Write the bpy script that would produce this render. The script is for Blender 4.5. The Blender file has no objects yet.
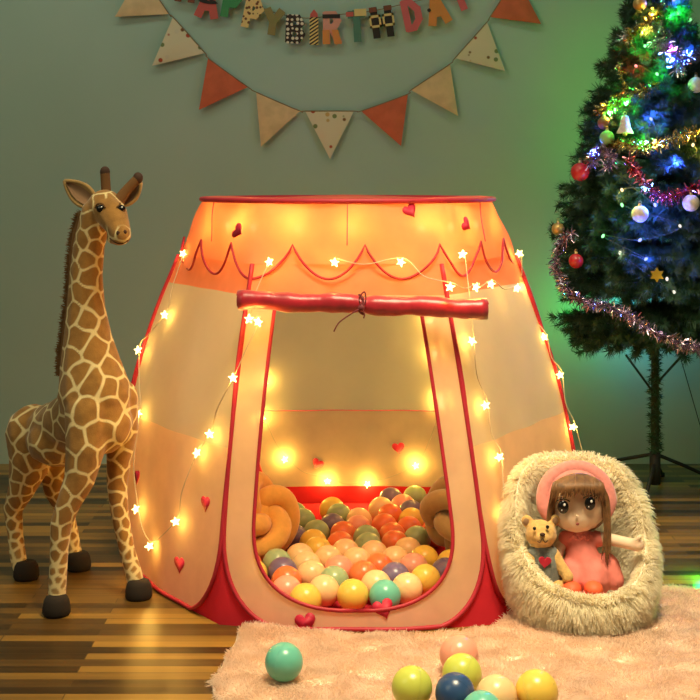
import bpy, bmesh, math, random
import numpy as np
from mathutils import Vector, Matrix, Euler, Quaternion

random.seed(7)
rng = np.random.default_rng(7)
scene = bpy.context.scene
COL = scene.collection
PI = math.pi
F, CX, CY, H = 1300.0, 350.0, 180.0, 0.83       # lens and eye height of the camera


def P(px, py, Y):
    """Point of the room at distance Y seen in direction (px, py)."""
    return Vector(((px - CX) * Y / F, Y, H - (py - CY) * Y / F))


def floor_pt(px, py, z=0.0):
    Y = F * (H - z) / (py - CY)
    return P(px, py, Y)


# ------------------------------------------------------------------ materials
def new_mat(name):
    m = bpy.data.materials.new(name)
    m.use_nodes = True
    nt = m.node_tree
    nt.nodes.clear()
    out = nt.nodes.new('ShaderNodeOutputMaterial')
    return m, nt, out


def N(nt, t, **kw):
    n = nt.nodes.new(t)
    for k, v in kw.items():
        setattr(n, k, v)
    return n


def noise_col(nt, c1, c2, scale, detail=3.0, coord='Object'):
    tc = N(nt, 'ShaderNodeTexCoord')
    nz = N(nt, 'ShaderNodeTexNoise')
    nz.inputs['Scale'].default_value = scale
    nz.inputs['Detail'].default_value = detail
    nt.links.new(tc.outputs[coord], nz.inputs['Vector'])
    r = N(nt, 'ShaderNodeValToRGB')
    r.color_ramp.elements[0].position = .35
    r.color_ramp.elements[1].position = .65
    r.color_ramp.elements[0].color = (*c1, 1)
    r.color_ramp.elements[1].color = (*c2, 1)
    nt.links.new(nz.outputs['Fac'], r.inputs['Fac'])
    return r.outputs['Color'], nz.outputs['Fac']


def pbr(name, c, rough=.6, metal=0., var=.08, scale=30., bump=0., sss=0., sheen=0., coat=0.):
    m, nt, out = new_mat(name)
    b = N(nt, 'ShaderNodeBsdfPrincipled')
    c1 = tuple(max(0, x * (1 - var)) for x in c)
    c2 = tuple(min(1, x * (1 + var)) for x in c)
    col, fac = noise_col(nt, c1, c2, scale)
    nt.links.new(col, b.inputs['Base Color'])
    b.inputs['Roughness'].default_value = rough
    b.inputs['Metallic'].default_value = metal
    if sss:
        b.inputs['Subsurface Weight'].default_value = sss
        b.inputs['Subsurface Radius'].default_value = (.02, .012, .008)
        b.inputs['Subsurface Scale'].default_value = .3
    if sheen:
        b.inputs['Sheen Weight'].default_value = sheen
    if coat:
        b.inputs['Coat Weight'].default_value = coat
    if bump:
        bp = N(nt, 'ShaderNodeBump')
        bp.inputs['Strength'].default_value = bump
        bp.inputs['Distance'].default_value = .003
        nt.links.new(fac, bp.inputs['Height'])
        nt.links.new(bp.outputs['Normal'], b.inputs['Normal'])
    nt.links.new(b.outputs['BSDF'], out.inputs['Surface'])
    return m


def emit(name, c, s):
    m, nt, out = new_mat(name)
    e = N(nt, 'ShaderNodeEmission')
    e.inputs['Color'].default_value = (*c, 1)
    e.inputs['Strength'].default_value = s
    nt.links.new(e.outputs[0], out.inputs['Surface'])
    return m


def cloth_mat(name, c, transl, transp, var=.06, scale=14.):
    """thin tent cloth: part diffuse, part translucent, part see-through weave"""
    m, nt, out = new_mat(name)
    c1 = tuple(x * (1 - var) for x in c)
    c2 = tuple(min(1, x * (1 + var)) for x in c)
    col, fac = noise_col(nt, c1, c2, scale)
    d = N(nt, 'ShaderNodeBsdfDiffuse')
    t = N(nt, 'ShaderNodeBsdfTranslucent')
    tr = N(nt, 'ShaderNodeBsdfTransparent')
    nt.links.new(col, d.inputs['Color'])
    nt.links.new(col, t.inputs['Color'])
    bp = N(nt, 'ShaderNodeBump')
    bp.inputs['Strength'].default_value = .35
    bp.inputs['Distance'].default_value = .006
    nt.links.new(fac, bp.inputs['Height'])
    nt.links.new(bp.outputs['Normal'], d.inputs['Normal'])
    nt.links.new(bp.outputs['Normal'], t.inputs['Normal'])
    a = N(nt, 'ShaderNodeMixShader')
    a.inputs[0].default_value = transl
    b = N(nt, 'ShaderNodeMixShader')
    b.inputs[0].default_value = transp
    nt.links.new(d.outputs[0], a.inputs[1])
    nt.links.new(t.outputs[0], a.inputs[2])
    nt.links.new(a.outputs[0], b.inputs[1])
    nt.links.new(tr.outputs[0], b.inputs[2])
    nt.links.new(b.outputs[0], out.inputs['Surface'])
    return m


def wall_mat():
    m, nt, out = new_mat('painted_wall')
    b = N(nt, 'ShaderNodeBsdfPrincipled')
    col, fac = noise_col(nt, (.37, .51, .42), (.41, .54, .45), 2.2)
    nt.links.new(col, b.inputs['Base Color'])
    b.inputs['Roughness'].default_value = .75
    tc = N(nt, 'ShaderNodeTexCoord')
    nz = N(nt, 'ShaderNodeTexNoise')
    nz.inputs['Scale'].default_value = 220
    nt.links.new(tc.outputs['Object'], nz.inputs['Vector'])
    bp = N(nt, 'ShaderNodeBump')
    bp.inputs['Strength'].default_value = .06
    bp.inputs['Distance'].default_value = .002
    nt.links.new(nz.outputs['Fac'], bp.inputs['Height'])
    nt.links.new(bp.outputs['Normal'], b.inputs['Normal'])
    nt.links.new(b.outputs['BSDF'], out.inputs['Surface'])
    return m


def floor_mat():
    m, nt, out = new_mat('wood_strip_floor')
    b = N(nt, 'ShaderNodeBsdfPrincipled')
    tc = N(nt, 'ShaderNodeTexCoord')
    br = N(nt, 'ShaderNodeTexBrick')
    br.offset = .37
    br.offset_frequency = 2
    br.inputs['Scale'].default_value = 1.0
    br.inputs['Brick Width'].default_value = .46
    br.inputs['Row Height'].default_value = .030
    br.inputs['Mortar Size'].default_value = .0012
    br.inputs['Mortar Smooth'].default_value = .3
    br.inputs['Bias'].default_value = 0
    br.inputs['Color1'].default_value = (0, 0, 0, 1)
    br.inputs['Color2'].default_value = (1, 1, 1, 1)
    br.inputs['Mortar'].default_value = (.25, .25, .25, 1)
    nt.links.new(tc.outputs['Object'], br.inputs['Vector'])
    # grain: noise stretched along the strips
    mp = N(nt, 'ShaderNodeMapping')
    mp.inputs['Scale'].default_value = (3.0, 70, 1)
    nt.links.new(tc.outputs['Object'], mp.inputs['Vector'])
    nz = N(nt, 'ShaderNodeTexNoise')
    nz.inputs['Scale'].default_value = 1.0
    nz.inputs['Detail'].default_value = 5
    nt.links.new(mp.outputs[0], nz.inputs['Vector'])
    mx = N(nt, 'ShaderNodeMix', data_type='RGBA')
    mx.inputs['Factor'].default_value = .42
    nt.links.new(br.outputs['Color'], mx.inputs['A'])
    nt.links.new(nz.outputs['Color'], mx.inputs['B'])
    r = N(nt, 'ShaderNodeValToRGB')
    e = r.color_ramp.elements
    e[0].position, e[0].color = .18, (.022, .011, .003, 1)
    e[1].position, e[1].color = .80, (.37, .195, .035, 1)
    k = e.new(.45)
    k.color = (.115, .058, .014, 1)
    nt.links.new(mx.outputs['Result'], r.inputs['Fac'])
    nt.links.new(r.outputs['Color'], b.inputs['Base Color'])
    b.inputs['Roughness'].default_value = .34
    b.inputs['Specular IOR Level'].default_value = .45
    bp = N(nt, 'ShaderNodeBump')
    bp.inputs['Strength'].default_value = .25
    bp.inputs['Distance'].default_value = .002
    nt.links.new(br.outputs['Fac'], bp.inputs['Height'])
    bp.invert = True
    nt.links.new(bp.outputs['Normal'], b.inputs['Normal'])
    nt.links.new(b.outputs['BSDF'], out.inputs['Surface'])
    return m


def giraffe_mat():
    """plush: brown patches between pale lines; 'edge' is each point's distance to its patch's border"""
    m, nt, out = new_mat('giraffe_plush')
    b = N(nt, 'ShaderNodeBsdfPrincipled')
    tc = N(nt, 'ShaderNodeTexCoord')
    at = N(nt, 'ShaderNodeAttribute', attribute_name='edge')
    mr = N(nt, 'ShaderNodeMapRange', interpolation_type='SMOOTHSTEP')
    mr.inputs['From Min'].default_value = .25
    mr.inputs['From Max'].default_value = .75
    nt.links.new(at.outputs['Fac'], mr.inputs['Value'])
    patch, fac = noise_col(nt, (.30, .135, .022), (.40, .19, .035), 55)
    mx = N(nt, 'ShaderNodeMix', data_type='RGBA')
    nt.links.new(mr.outputs[0], mx.inputs['Factor'])
    mx.inputs['A'].default_value = (.84, .66, .32, 1)
    nt.links.new(patch, mx.inputs['B'])
    nt.links.new(mx.outputs['Result'], b.inputs['Base Color'])
    b.inputs['Roughness'].default_value = .9
    b.inputs['Sheen Weight'].default_value = .25
    hi = N(nt, 'ShaderNodeTexNoise')
    hi.inputs['Scale'].default_value = 420
    nt.links.new(tc.outputs['Object'], hi.inputs['Vector'])
    bp = N(nt, 'ShaderNodeBump')
    bp.inputs['Strength'].default_value = .35
    bp.inputs['Distance'].default_value = .002
    nt.links.new(hi.outputs['Fac'], bp.inputs['Height'])
    nt.links.new(bp.outputs['Normal'], b.inputs['Normal'])
    nt.links.new(b.outputs['BSDF'], out.inputs['Surface'])
    return m


def pattern_mat(name, kind, c1, c2, scale, angle=0., thr=.5):
    """two-colour printed card: dots, stripes or blotches"""
    m, nt, out = new_mat(name)
    b = N(nt, 'ShaderNodeBsdfPrincipled')
    b.inputs['Roughness'].default_value = .7
    tc = N(nt, 'ShaderNodeTexCoord')
    mp = N(nt, 'ShaderNodeMapping')
    mp.inputs['Rotation'].default_value = (0, angle, 0)
    nt.links.new(tc.outputs['Object'], mp.inputs['Vector'])
    if kind == 'stripes':
        w = N(nt, 'ShaderNodeTexWave', wave_type='BANDS', bands_direction='Z')
        w.inputs['Scale'].default_value = scale
        val = w.outputs['Fac']
    else:
        w = N(nt, 'ShaderNodeTexVoronoi')
        w.inputs['Scale'].default_value = scale
        w.inputs['Randomness'].default_value = .25 if kind == 'dots' else 1.0
        mp.inputs['Scale'].default_value = (1, .02, 1)
        val = w.outputs['Distance']
    nt.links.new(mp.outputs[0], w.inputs['Vector'])
    r = N(nt, 'ShaderNodeValToRGB')
    e = r.color_ramp.elements
    e[0].position, e[0].color = thr - .03, (*c1, 1)
    e[1].position, e[1].color = thr + .03, (*c2, 1)
    nt.links.new(val, r.inputs['Fac'])
    nt.links.new(r.outputs['Color'], b.inputs['Base Color'])
    nt.links.new(b.outputs['BSDF'], out.inputs['Surface'])
    return m


def print_mat():
    """cream pennant printed with scattered coloured flecks"""
    m, nt, out = new_mat('printed_pennant')
    b = N(nt, 'ShaderNodeBsdfPrincipled')
    b.inputs['Roughness'].default_value = .8
    tc = N(nt, 'ShaderNodeTexCoord')
    mp = N(nt, 'ShaderNodeMapping')
    mp.inputs['Scale'].default_value = (1, .02, 1)
    nt.links.new(tc.outputs['Object'], mp.inputs['Vector'])
    v = N(nt, 'ShaderNodeTexVoronoi')
    v.inputs['Scale'].default_value = 36
    nt.links.new(mp.outputs[0], v.inputs['Vector'])
    r = N(nt, 'ShaderNodeValToRGB')
    e = r.color_ramp.elements
    e[0].position, e[0].color = .2, (1, 1, 1, 1)
    e[1].position, e[1].color = .27, (0, 0, 0, 1)
    nt.links.new(v.outputs['Distance'], r.inputs['Fac'])
    c = N(nt, 'ShaderNodeValToRGB')
    c.color_ramp.interpolation = 'CONSTANT'
    sep = N(nt, 'ShaderNodeSeparateColor')
    nt.links.new(v.outputs['Color'], sep.inputs[0])
    e = c.color_ramp.elements
    e[0].position, e[0].color = 0, (.42, .07, .03, 1)
    e[1].position, e[1].color = .3, (.18, .22, .08, 1)
    for p_, cc in ((.5, (.20, .09, .03)), (.7, (.55, .35, .12)), (.85, (.66, .57, .40))):
        k = e.new(p_)
        k.color = (*cc, 1)
    nt.links.new(sep.outputs[0], c.inputs['Fac'])
    mx = N(nt, 'ShaderNodeMix', data_type='RGBA')
    nt.links.new(r.outputs['Color'], mx.inputs['Factor'])
    mx.inputs['A'].default_value = (.70, .60, .40, 1)
    nt.links.new(c.outputs['Color'], mx.inputs['B'])
    nt.links.new(mx.outputs['Result'], b.inputs['Base Color'])
    nt.links.new(b.outputs['BSDF'], out.inputs['Surface'])
    return m


def fur_mat(name, c, rough=.7, transl=.35):
    m, nt, out = new_mat(name)
    col, _ = noise_col(nt, tuple(x * .93 for x in c), c, 18)
    d = N(nt, 'ShaderNodeBsdfDiffuse')
    t = N(nt, 'ShaderNodeBsdfTranslucent')
    a = N(nt, 'ShaderNodeMixShader')
    a.inputs[0].default_value = transl
    nt.links.new(col, d.inputs['Color'])
    nt.links.new(col, t.inputs['Color'])
    nt.links.new(d.outputs[0], a.inputs[1])
    nt.links.new(t.outputs[0], a.inputs[2])
    nt.links.new(a.outputs[0], out.inputs['Surface'])
    return m


M = dict(
    wall=wall_mat(), floor=floor_mat(), giraffe=giraffe_mat(),
    hoof=pbr('dark_hoof', (.020, .012, .007), .9),
    horn=pbr('plush_brown', (.17, .075, .02), .9),
    mane=pbr('mane_brown', (.22, .10, .03), .95),
    ear_in=pbr('ear_lining', (.30, .17, .09), .9),
    muzzle=pbr('muzzle_dark', (.06, .025, .012), .8),
    eye=pbr('eye_black', (.008, .007, .007), .12, var=0),
    white=pbr('eye_white', (.85, .83, .8), .3, var=0),
    tent=cloth_mat('tent_cloth', (.95, .72, .50), .6, .10),
    roof=cloth_mat('roof_cloth', (.95, .34, .20), .55, .05),
    net=cloth_mat('tent_net', (.92, .84, .64), .5, .36, var=.02),
    red_cloth=cloth_mat('red_cloth', (.60, .032, .05), .35, .0),
    piping=pbr('red_piping', (.46, .015, .035), .55),
    satin=pbr('red_satin', (.42, .010, .024), .34, var=.25, scale=26, bump=.8, sheen=.4),
    heart=pbr('heart_print', (.56, .012, .045), .6),
    cap_thin=cloth_mat('thin_cap_cloth', (.80, .26, .22), .5, .2),
    cap=pbr('cap_cloth', (.68, .10, .14), .7),
    cord=pbr('clear_wire', (.62, .52, .36), .35),
    dark_cord=pbr('dark_string', (.16, .02, .03), .7),
    star=emit('star_glow', (1.0, .70, .24), 7),
    twine=pbr('jute_twine', (.28, .20, .11), .9),
    fur=fur_mat('white_fur', (.98, .92, .74), transl=.5),
    felt=pbr('basket_felt', (.80, .70, .55), .95),
    pile=fur_mat('rug_pile', (.96, .79, .65), transl=.5),
    rug=pbr('rug_backing', (.93, .75, .61), .95),
    skin=pbr('doll_skin', (.84, .62, .44), .5, var=.02, sss=.2),
    hair=pbr('doll_hair', (.19, .09, .034), .45, var=.3, scale=80),
    beret=pbr('pink_felt', (.72, .25, .22), .95, var=.08, scale=120, bump=.3, sheen=.4),
    dress=pbr('coral_dress', (.86, .24, .20), .8, var=.06, scale=60, bump=.3),
    shoe=pbr('coral_shoe', (.88, .13, .045), .6),
    lips=pbr('doll_mouth', (.25, .05, .04), .6),
    bear=pbr('bear_plush', (.66, .40, .13), .95, var=.12, scale=140, bump=.5, sheen=.3),
    vest=pbr('grey_knit', (.19, .20, .18), .9, var=.1, scale=200, bump=.5),
    pillow_o=pbr('orange_plush', (.86, .46, .10), .95, var=.05, scale=90, bump=.3, sheen=.4),
    pillow_t=pbr('tan_plush', (.38, .25, .09), .95, var=.05, scale=90, bump=.3, sheen=.4),
    needle=pbr('pine_needles', (.016, .062, .028), .6, var=.35, scale=20),
    bark=pbr('tree_trunk', (.025, .04, .02), .8),
    iron=pbr('stand_metal', (.010, .011, .010), .7),
    t_purple=pbr('tinsel_lilac', (.62, .50, .62), .22, metal=1., var=.4, scale=90),
    t_red=pbr('tinsel_red', (.70, .22, .30), .22, metal=1., var=.4, scale=90),
    t_gold=pbr('tinsel_gold', (.78, .62, .28), .22, metal=1., var=.4, scale=90),
    t_silver=pbr('tinsel_silver', (.75, .76, .8), .2, metal=1., var=.3, scale=90),
    b_white=pbr('bauble_white', (.80, .72, .68), .5, var=.18, scale=120),
    b_red=pbr('bauble_red', (.55, .02, .02), .15, var=.05, coat=.5),
    b_gold=pbr('bauble_gold', (.62, .40, .14), .3, metal=.5),
    b_green=pbr('bauble_green', (.30, .60, .22), .3),
    b_brown=pbr('bauble_brown', (.30, .11, .04), .3),
    cap_gold=pbr('bauble_cap', (.7, .5, .2), .3, metal=1.),
)


# ------------------------------------------------------------------ mesh helpers
class MB:
    """collects shapes and links them as one mesh object"""

    def __init__(self):
        self.v, self.f, self.m = [], [], []

    def add(self, vs, fs, mi=0):
        o = len(self.v)
        self.v += [tuple(x) for x in vs]
        self.f += [tuple(i + o for i in f) for f in fs]
        self.m += [mi] * len(fs)
        return self

    def tube(self, pts, rad, seg=8, closed=False, mi=0, flat=1.0, caps=True):
        pts = [Vector(p) for p in pts]
        n = len(pts)
        if not hasattr(rad, '__len__'):
            rad = [rad] * n
        vs, fs = [], []
        nrm = None
        for i in range(n):
            a = pts[(i - 1) % n] if (closed or i > 0) else pts[i]
            b = pts[(i + 1) % n] if (closed or i < n - 1) else pts[i]
            t = (b - a)
            t = t.normalized() if t.length > 1e-9 else Vector((0, 0, 1))
            if nrm is None:
                nrm = t.orthogonal().normalized()
            else:
                nrm = nrm - t * nrm.dot(t)
                nrm = nrm.normalized() if nrm.length > 1e-6 else t.orthogonal().normalized()
            bi = t.cross(nrm)
            for j in range(seg):
                a_ = 2 * PI * j / seg
                vs.append(pts[i] + (nrm * math.cos(a_) + bi * math.sin(a_) * flat) * rad[i])
        rng_ = n if closed else n - 1
        for i in range(rng_):
            k = (i + 1) % n
            for j in range(seg):
                fs.append((i * seg + j, i * seg + (j + 1) % seg, k * seg + (j + 1) % seg, k * seg + j))
        if not closed and caps:
            fs.append(tuple(range(seg))[::-1])
            fs.append(tuple((n - 1) * seg + j for j in range(seg)))
        return self.add(vs, fs, mi)

    def sphere(self, c, r, seg=20, rings=12, rot=None, mi=0):
        c = Vector(c)
        r = Vector(r) if hasattr(r, '__len__') else Vector((r, r, r))
        vs = []
        for i in range(1, rings):
            th = PI * i / rings
            for j in range(seg):
                ph = 2 * PI * j / seg
                p = Vector((math.sin(th) * math.cos(ph) * r.x, math.sin(th) * math.sin(ph) * r.y, math.cos(th) * r.z))
                vs.append(p)
        vs += [Vector((0, 0, r.z)), Vector((0, 0, -r.z))]
        if rot:
            vs = [rot @ p for p in vs]
        vs = [c + p for p in vs]
        fs = []
        for i in range(rings - 2):
            for j in range(seg):
                k = (j + 1) % seg
                fs.append((i * seg + j, (i + 1) * seg + j, (i + 1) * seg + k, i * seg + k))
        t, b = (rings - 1) * seg, (rings - 1) * seg + 1
        for j in range(seg):
            k = (j + 1) % seg
            fs.append((t, j, k))
            fs.append((b, (rings - 2) * seg + k, (rings - 2) * seg + j))
        return self.add(vs, fs, mi)

    def lathe(self, c, prof, seg=24, mi=0):
        c = Vector(c)
        vs, fs = [], []
        for r, z in prof:
            for j in range(seg):
                a = 2 * PI * j / seg
                vs.append(c + Vector((r * math.cos(a), r * math.sin(a), z)))
        for i in range(len(prof) - 1):
            for j in range(seg):
                k = (j + 1) % seg
                fs.append((i * seg + j, i * seg + k, (i + 1) * seg + k, (i + 1) * seg + j))
        return self.add(vs, fs, mi)

    def prism(self, poly, thick, mi=0):
        """closed polygon (3-D points, planar) given a thickness vector"""
        n = len(poly)
        a = [Vector(p) for p in poly]
        b = [p + thick for p in a]
        fs = [tuple(range(n)), tuple(range(2 * n - 1, n - 1, -1))]
        for i in range(n):
            k = (i + 1) % n
            fs.append((k, i, n + i, n + k))
        return self.add(a + b, fs, mi)

    def box(self, c, s, rot=None, mi=0):
        c = Vector(c)
        vs = []
        for x in (-.5, .5):
            for y in (-.5, .5):
                for z in (-.5, .5):
                    p = Vector((x * s[0], y * s[1], z * s[2]))
                    vs.append(c + (rot @ p if rot else p))
        return self.add(vs, [(0, 1, 3, 2), (4, 6, 7, 5), (0, 4, 5, 1), (2, 3, 7, 6), (0, 2, 6, 4), (1, 5, 7, 3)], mi)

    def grid(self, rows, mi=0, closed=False):
        w = len(rows[0])
        vs = [p for r in rows for p in r]
        fs = []
        for i in range(len(rows) - 1):
            for j in range(w if closed else w - 1):
                k = (j + 1) % w
                fs.append((i * w + j, i * w + k, (i + 1) * w + k, (i + 1) * w + j))
        return self.add(vs, fs, mi)

    def build(self, name, mats, parent=None, smooth=True, recalc=False):
        me = bpy.data.meshes.new(name)
        me.from_pydata([tuple(x) for x in self.v], [], self.f)
        return link_mesh(name, me, mats, parent, smooth, self.m, recalc)


def root_loc(o):
    v = Vector((0, 0, 0))
    while o is not None:
        v += Vector(o.location)
        o = o.parent
    return v


def link_mesh(name, me, mats, parent=None, smooth=True, mi=None, recalc=False):
    if not isinstance(mats, (list, tuple)):
        mats = [mats]
    for m in mats:
        me.materials.append(m)
    if mi is not None and any(mi):
        me.polygons.foreach_set('material_index', mi)
    if recalc:
        bm = bmesh.new()
        bm.from_mesh(me)
        bmesh.ops.recalc_face_normals(bm, faces=bm.faces)
        bm.to_mesh(me)
        bm.free()
    if smooth:
        me.polygons.foreach_set('use_smooth', [True] * len(me.polygons))
    if parent is not None:
        me.transform(Matrix.Translation(-root_loc(parent)))
    me.update()
    o = bpy.data.objects.new(name, me)
    COL.objects.link(o)
    if parent is not None:
        o.parent = parent
    return o


def tag(o, label, cat, group=None):
    o['label'] = label
    o['category'] = cat
    if group:
        o['group'] = group
    return o


def thing(name, label, cat, loc=(0, 0, 0), group=None):
    o = bpy.data.objects.new(name, None)
    COL.objects.link(o)
    o.location = loc
    o.empty_display_size = .05
    return tag(o, label, cat, group)


def recenter(o, loc):
    """moves a single-mesh thing's origin to loc"""
    o.data.transform(Matrix.Translation(-Vector(loc)))
    o.location = loc
    return o


_ICO = None


def ico():
    global _ICO
    if _ICO is None:
        bm = bmesh.new()
        bmesh.ops.create_icosphere(bm, subdivisions=2, radius=1)
        bm.verts.ensure_lookup_table()
        _ICO = ([v.co.copy() for v in bm.verts], [tuple(v.index for v in f.verts) for f in bm.faces])
        bm.free()
    return _ICO


def blob(name, chains, mats, parent, voxel=.005, smooth=6, balls=(), step=.3):
    """one continuous body: tapered chains [(point, radius), ...] and ellipsoids (centre, radii[, rot]) fused together"""
    mb = MB()
    vs, fs = ico()
    for ch in chains:
        for i in range(len(ch) - 1):
            (p, r), (q, s) = ch[i], ch[i + 1]
            p, q = Vector(p), Vector(q)
            n = max(2, int((q - p).length / (min(r, s) * step)) + 1)
            for k in range(n + 1):
                t = k / n
                c, rr = p.lerp(q, t), r + (s - r) * t
                mb.add([c + v * rr for v in vs], fs)
    for b in balls:
        c, r = Vector(b[0]), Vector(b[1])
        rot = b[2] if len(b) > 2 else None
        pts = [Vector((v.x * r.x, v.y * r.y, v.z * r.z)) for v in vs]
        if rot:
            pts = [rot @ p for p in pts]
        mb.add([c + p for p in pts], fs)
    me = bpy.data.meshes.new('tmp')
    me.from_pydata(mb.v, [], mb.f)
    o = bpy.data.objects.new('tmp', me)
    COL.objects.link(o)
    rm = o.modifiers.new('r', 'REMESH')
    rm.mode = 'VOXEL'
    rm.voxel_size = voxel
    sm = o.modifiers.new('s', 'SMOOTH')
    sm.factor = .5
    sm.iterations = smooth
    dg = bpy.context.evaluated_depsgraph_get()
    dg.update()
    res = bpy.data.meshes.new_from_object(o.evaluated_get(dg))
    bpy.data.objects.remove(o)
    bpy.data.meshes.remove(me)
    res.name = name
    return link_mesh(name, res, mats, parent)


def strands(name, pts, radii, mat, parent=None):
    """fur: pts is an (n, k, 3) array in room coordinates"""
    n, k, _ = pts.shape
    cu = bpy.data.hair_curves.new(name)
    cu.add_curves([k] * n)
    off = np.array(root_loc(parent)) if parent is not None else np.zeros(3)
    cu.attributes['position'].data.foreach_set('vector', (pts - off).astype(np.float32).ravel())
    at = cu.attributes.get('radius') or cu.attributes.new('radius', 'FLOAT', 'POINT')
    at.data.foreach_set('value', np.tile(np.array(radii, np.float32), n))
    cu.materials.append(mat)
    o = bpy.data.objects.new(name, cu)
    COL.objects.link(o)
    if parent is not None:
        o.parent = parent
    return o


def sample_surface(vs, fs, n):
    """area-weighted random points and normals on quads/tris"""
    tri = []
    for f in fs:
        for i in range(1, len(f) - 1):
            tri.append((f[0], f[i], f[i + 1]))
    V = np.array([tuple(v) for v in vs])
    T = np.array(tri)
    a, b, c = V[T[:, 0]], V[T[:, 1]], V[T[:, 2]]
    nr = np.cross(b - a, c - a)
    ar = np.linalg.norm(nr, axis=1)
    nr = nr / np.maximum(ar, 1e-12)[:, None]
    idx = rng.choice(len(T), n, p=ar / ar.sum())
    u, v = rng.random(n), rng.random(n)
    sw = u + v > 1
    u[sw], v[sw] = 1 - u[sw], 1 - v[sw]
    p = a[idx] + (b[idx] - a[idx]) * u[:, None] + (c[idx] - a[idx]) * v[:, None]
    return p, nr[idx]


def grow(p, nr, length, k=4, jitter=.5, sag=.3, bend=(0, 0, 0), minz=None, clump=None):
    n = len(p)
    j = rng.normal(0, jitter, (n, 3))
    if clump is not None:                      # neighbouring strands lean the same way
        flow = np.zeros((n, 3))
        for q in range(7):
            kv = rng.normal(0, 1, (3, 3)) * 2.2 / clump
            ph = rng.uniform(0, 6.28, 3)
            flow += np.sin(p @ kv + ph)
        j = j * .55 + flow * jitter * .36
    d = nr + j + np.array(bend)
    d /= np.linalg.norm(d, axis=1)[:, None]
    L = length * rng.uniform(.6, 1.15, n)[:, None]
    out = np.zeros((n, k, 3))
    for i in range(k):
        t = i / (k - 1)
        out[:, i] = p + d * L * t + np.array((0, 0, -1)) * sag * L * t * t
        if minz is not None:
            out[:, i, 2] = np.maximum(out[:, i, 2], minz + .001 * i)
    return out


def smooth_path(pts, n=8, closed=False):
    """Catmull-Rom through pts"""
    pts = [Vector(p) for p in pts]
    m = len(pts)
    out = []
    for i in range(m if closed else m - 1):
        g = (lambda q: pts[q % m]) if closed else (lambda q: pts[max(0, min(m - 1, q))])
        a, b, c, d = g(i - 1), g(i), g(i + 1), g(i + 2)
        for k in range(n):
            t = k / n
            out.append(.5 * ((2 * b) + (c - a) * t + (2 * a - 5 * b + 4 * c - d) * t * t + (3 * b - a - 3 * c + d) * t ** 3))
    if not closed:
        out.append(pts[-1])
    return out


def lamp(name, loc, energy, col, radius=.01, parent=None):
    l = bpy.data.lights.new(name, 'POINT')
    l.energy = energy
    l.color = col
    l.shadow_soft_size = radius
    o = bpy.data.objects.new(name, l)
    COL.objects.link(o)
    if parent is not None:
        o.parent = parent
        o.location = Vector(loc) - root_loc(parent)
    else:
        o.location = loc
    return o


from mathutils.bvhtree import BVHTree
_BVH = {}


def surf(ob, px, py, out=0.0):
    """point of ob's skin met from the front along (px, py), lifted by out"""
    if ob.name not in _BVH:
        off = root_loc(ob)
        _BVH[ob.name] = BVHTree.FromPolygons([v.co + off for v in ob.data.vertices], [tuple(p.vertices) for p in ob.data.polygons])
    o_ = Vector((0, 0, H))
    dr = (P(px, py, 1.0) - o_).normalized()
    hit, nrm, _, _ = _BVH[ob.name].ray_cast(o_, dr)
    if hit is None:
        hit, nrm, _, _ = _BVH[ob.name].find_nearest(P(px, py, (root_loc(ob)).y))
    return hit + nrm * out


# ------------------------------------------------------------------ the setting
WALL_Y = 3.80
o = MB().box((0, WALL_Y + .05, 1.2), (6.0, .1, 2.4)).build('wall_back', M['wall'], smooth=False)
o['kind'] = 'structure'
o = MB().box((0, 1.8, -.05), (6.0, 4.0, .1)).build('floor', M['floor'], smooth=False)
o['kind'] = 'structure'

# ------------------------------------------------------------------ play tent
RED = M['piping']
TC = Vector((.004, 2.87, 0))
tent = thing('play_tent', 'pink and cream hexagonal pop-up play tent with red piping and heart prints', 'play tent', TC)
ANG = [math.radians(a) for a in (240, 300, 0, 60, 120, 180)]      # front left, front right, right, back ...
BOW = [.018, .010, .026, .02, .02, .048]
BASE_R, EAVE_R, EAVE_Z, HOOP_R, HOOP_Z = .512, .372, .665, .320, .788
EC = Vector((-.006, 2.87, 0))
HC = Vector((-.005, 2.895, 0))
BASEV = [TC + Vector((.008, 0, 0)) + Vector((math.cos(a), math.sin(a), 0)) * BASE_R for a in ANG]
EAVEV = [EC + Vector((math.cos(a) * EAVE_R, math.sin(a) * EAVE_R, EAVE_Z)) for a in ANG]


BULGE = [.040, .002, .02, .02, .02, .024]


def corner(i, v):
    i %= 6
    d = Vector((math.cos(ANG[i]), math.sin(ANG[i]), 0))
    return EAVEV[i].lerp(BASEV[i], v) + d * BOW[i] * math.sin(PI * v)


def face_normal(k):
    a = (ANG[k] + ANG[(k + 1) % 6]) / 2
    if k == 1:
        a = math.radians(330)
    if k == 2:
        a = math.radians(30)
    if k == 5:
        a = math.radians(210)
    return Vector((math.cos(a), math.sin(a), 0))


V0, CXR = .74, .50


def halfw(v):
    if v <= V0:
        return 1.0
    t = (v - V0) / (1 - V0)
    return (1 - CXR) + CXR * math.sqrt(max(0, 1 - t ** 2.2))


def panel(k, s, v, off=0.0):
    """point of wall panel k; s in -1..1 across, v 0 at the eave, 1 at the floor"""
    a, b = corner(k, v), corner(k + 1, v)
    u = (s + 1) / 2
    n = face_normal(k)
    bulge = BULGE[k] * (1 - s * s) * v
    wr = .0035 * math.sin(9 * s + 5 * v + k) * math.sin(7 * v + k)
    return a.lerp(b, u) + n * (bulge + wr + off) + Vector((0, 0, off * .25 if off < .01 else 0))


def VR(a, b, n=10):
    return [a + (b - a) * i / n for i in range(n + 1)]


def vrows(a, b, n):
    r = VR(a, b, n)
    if b > .99:
        r = [x for x in r if x < V0] + [V0 + (1 - V0) * math.sin(PI / 2 * i / 14) for i in range(15)]
    return r


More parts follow.
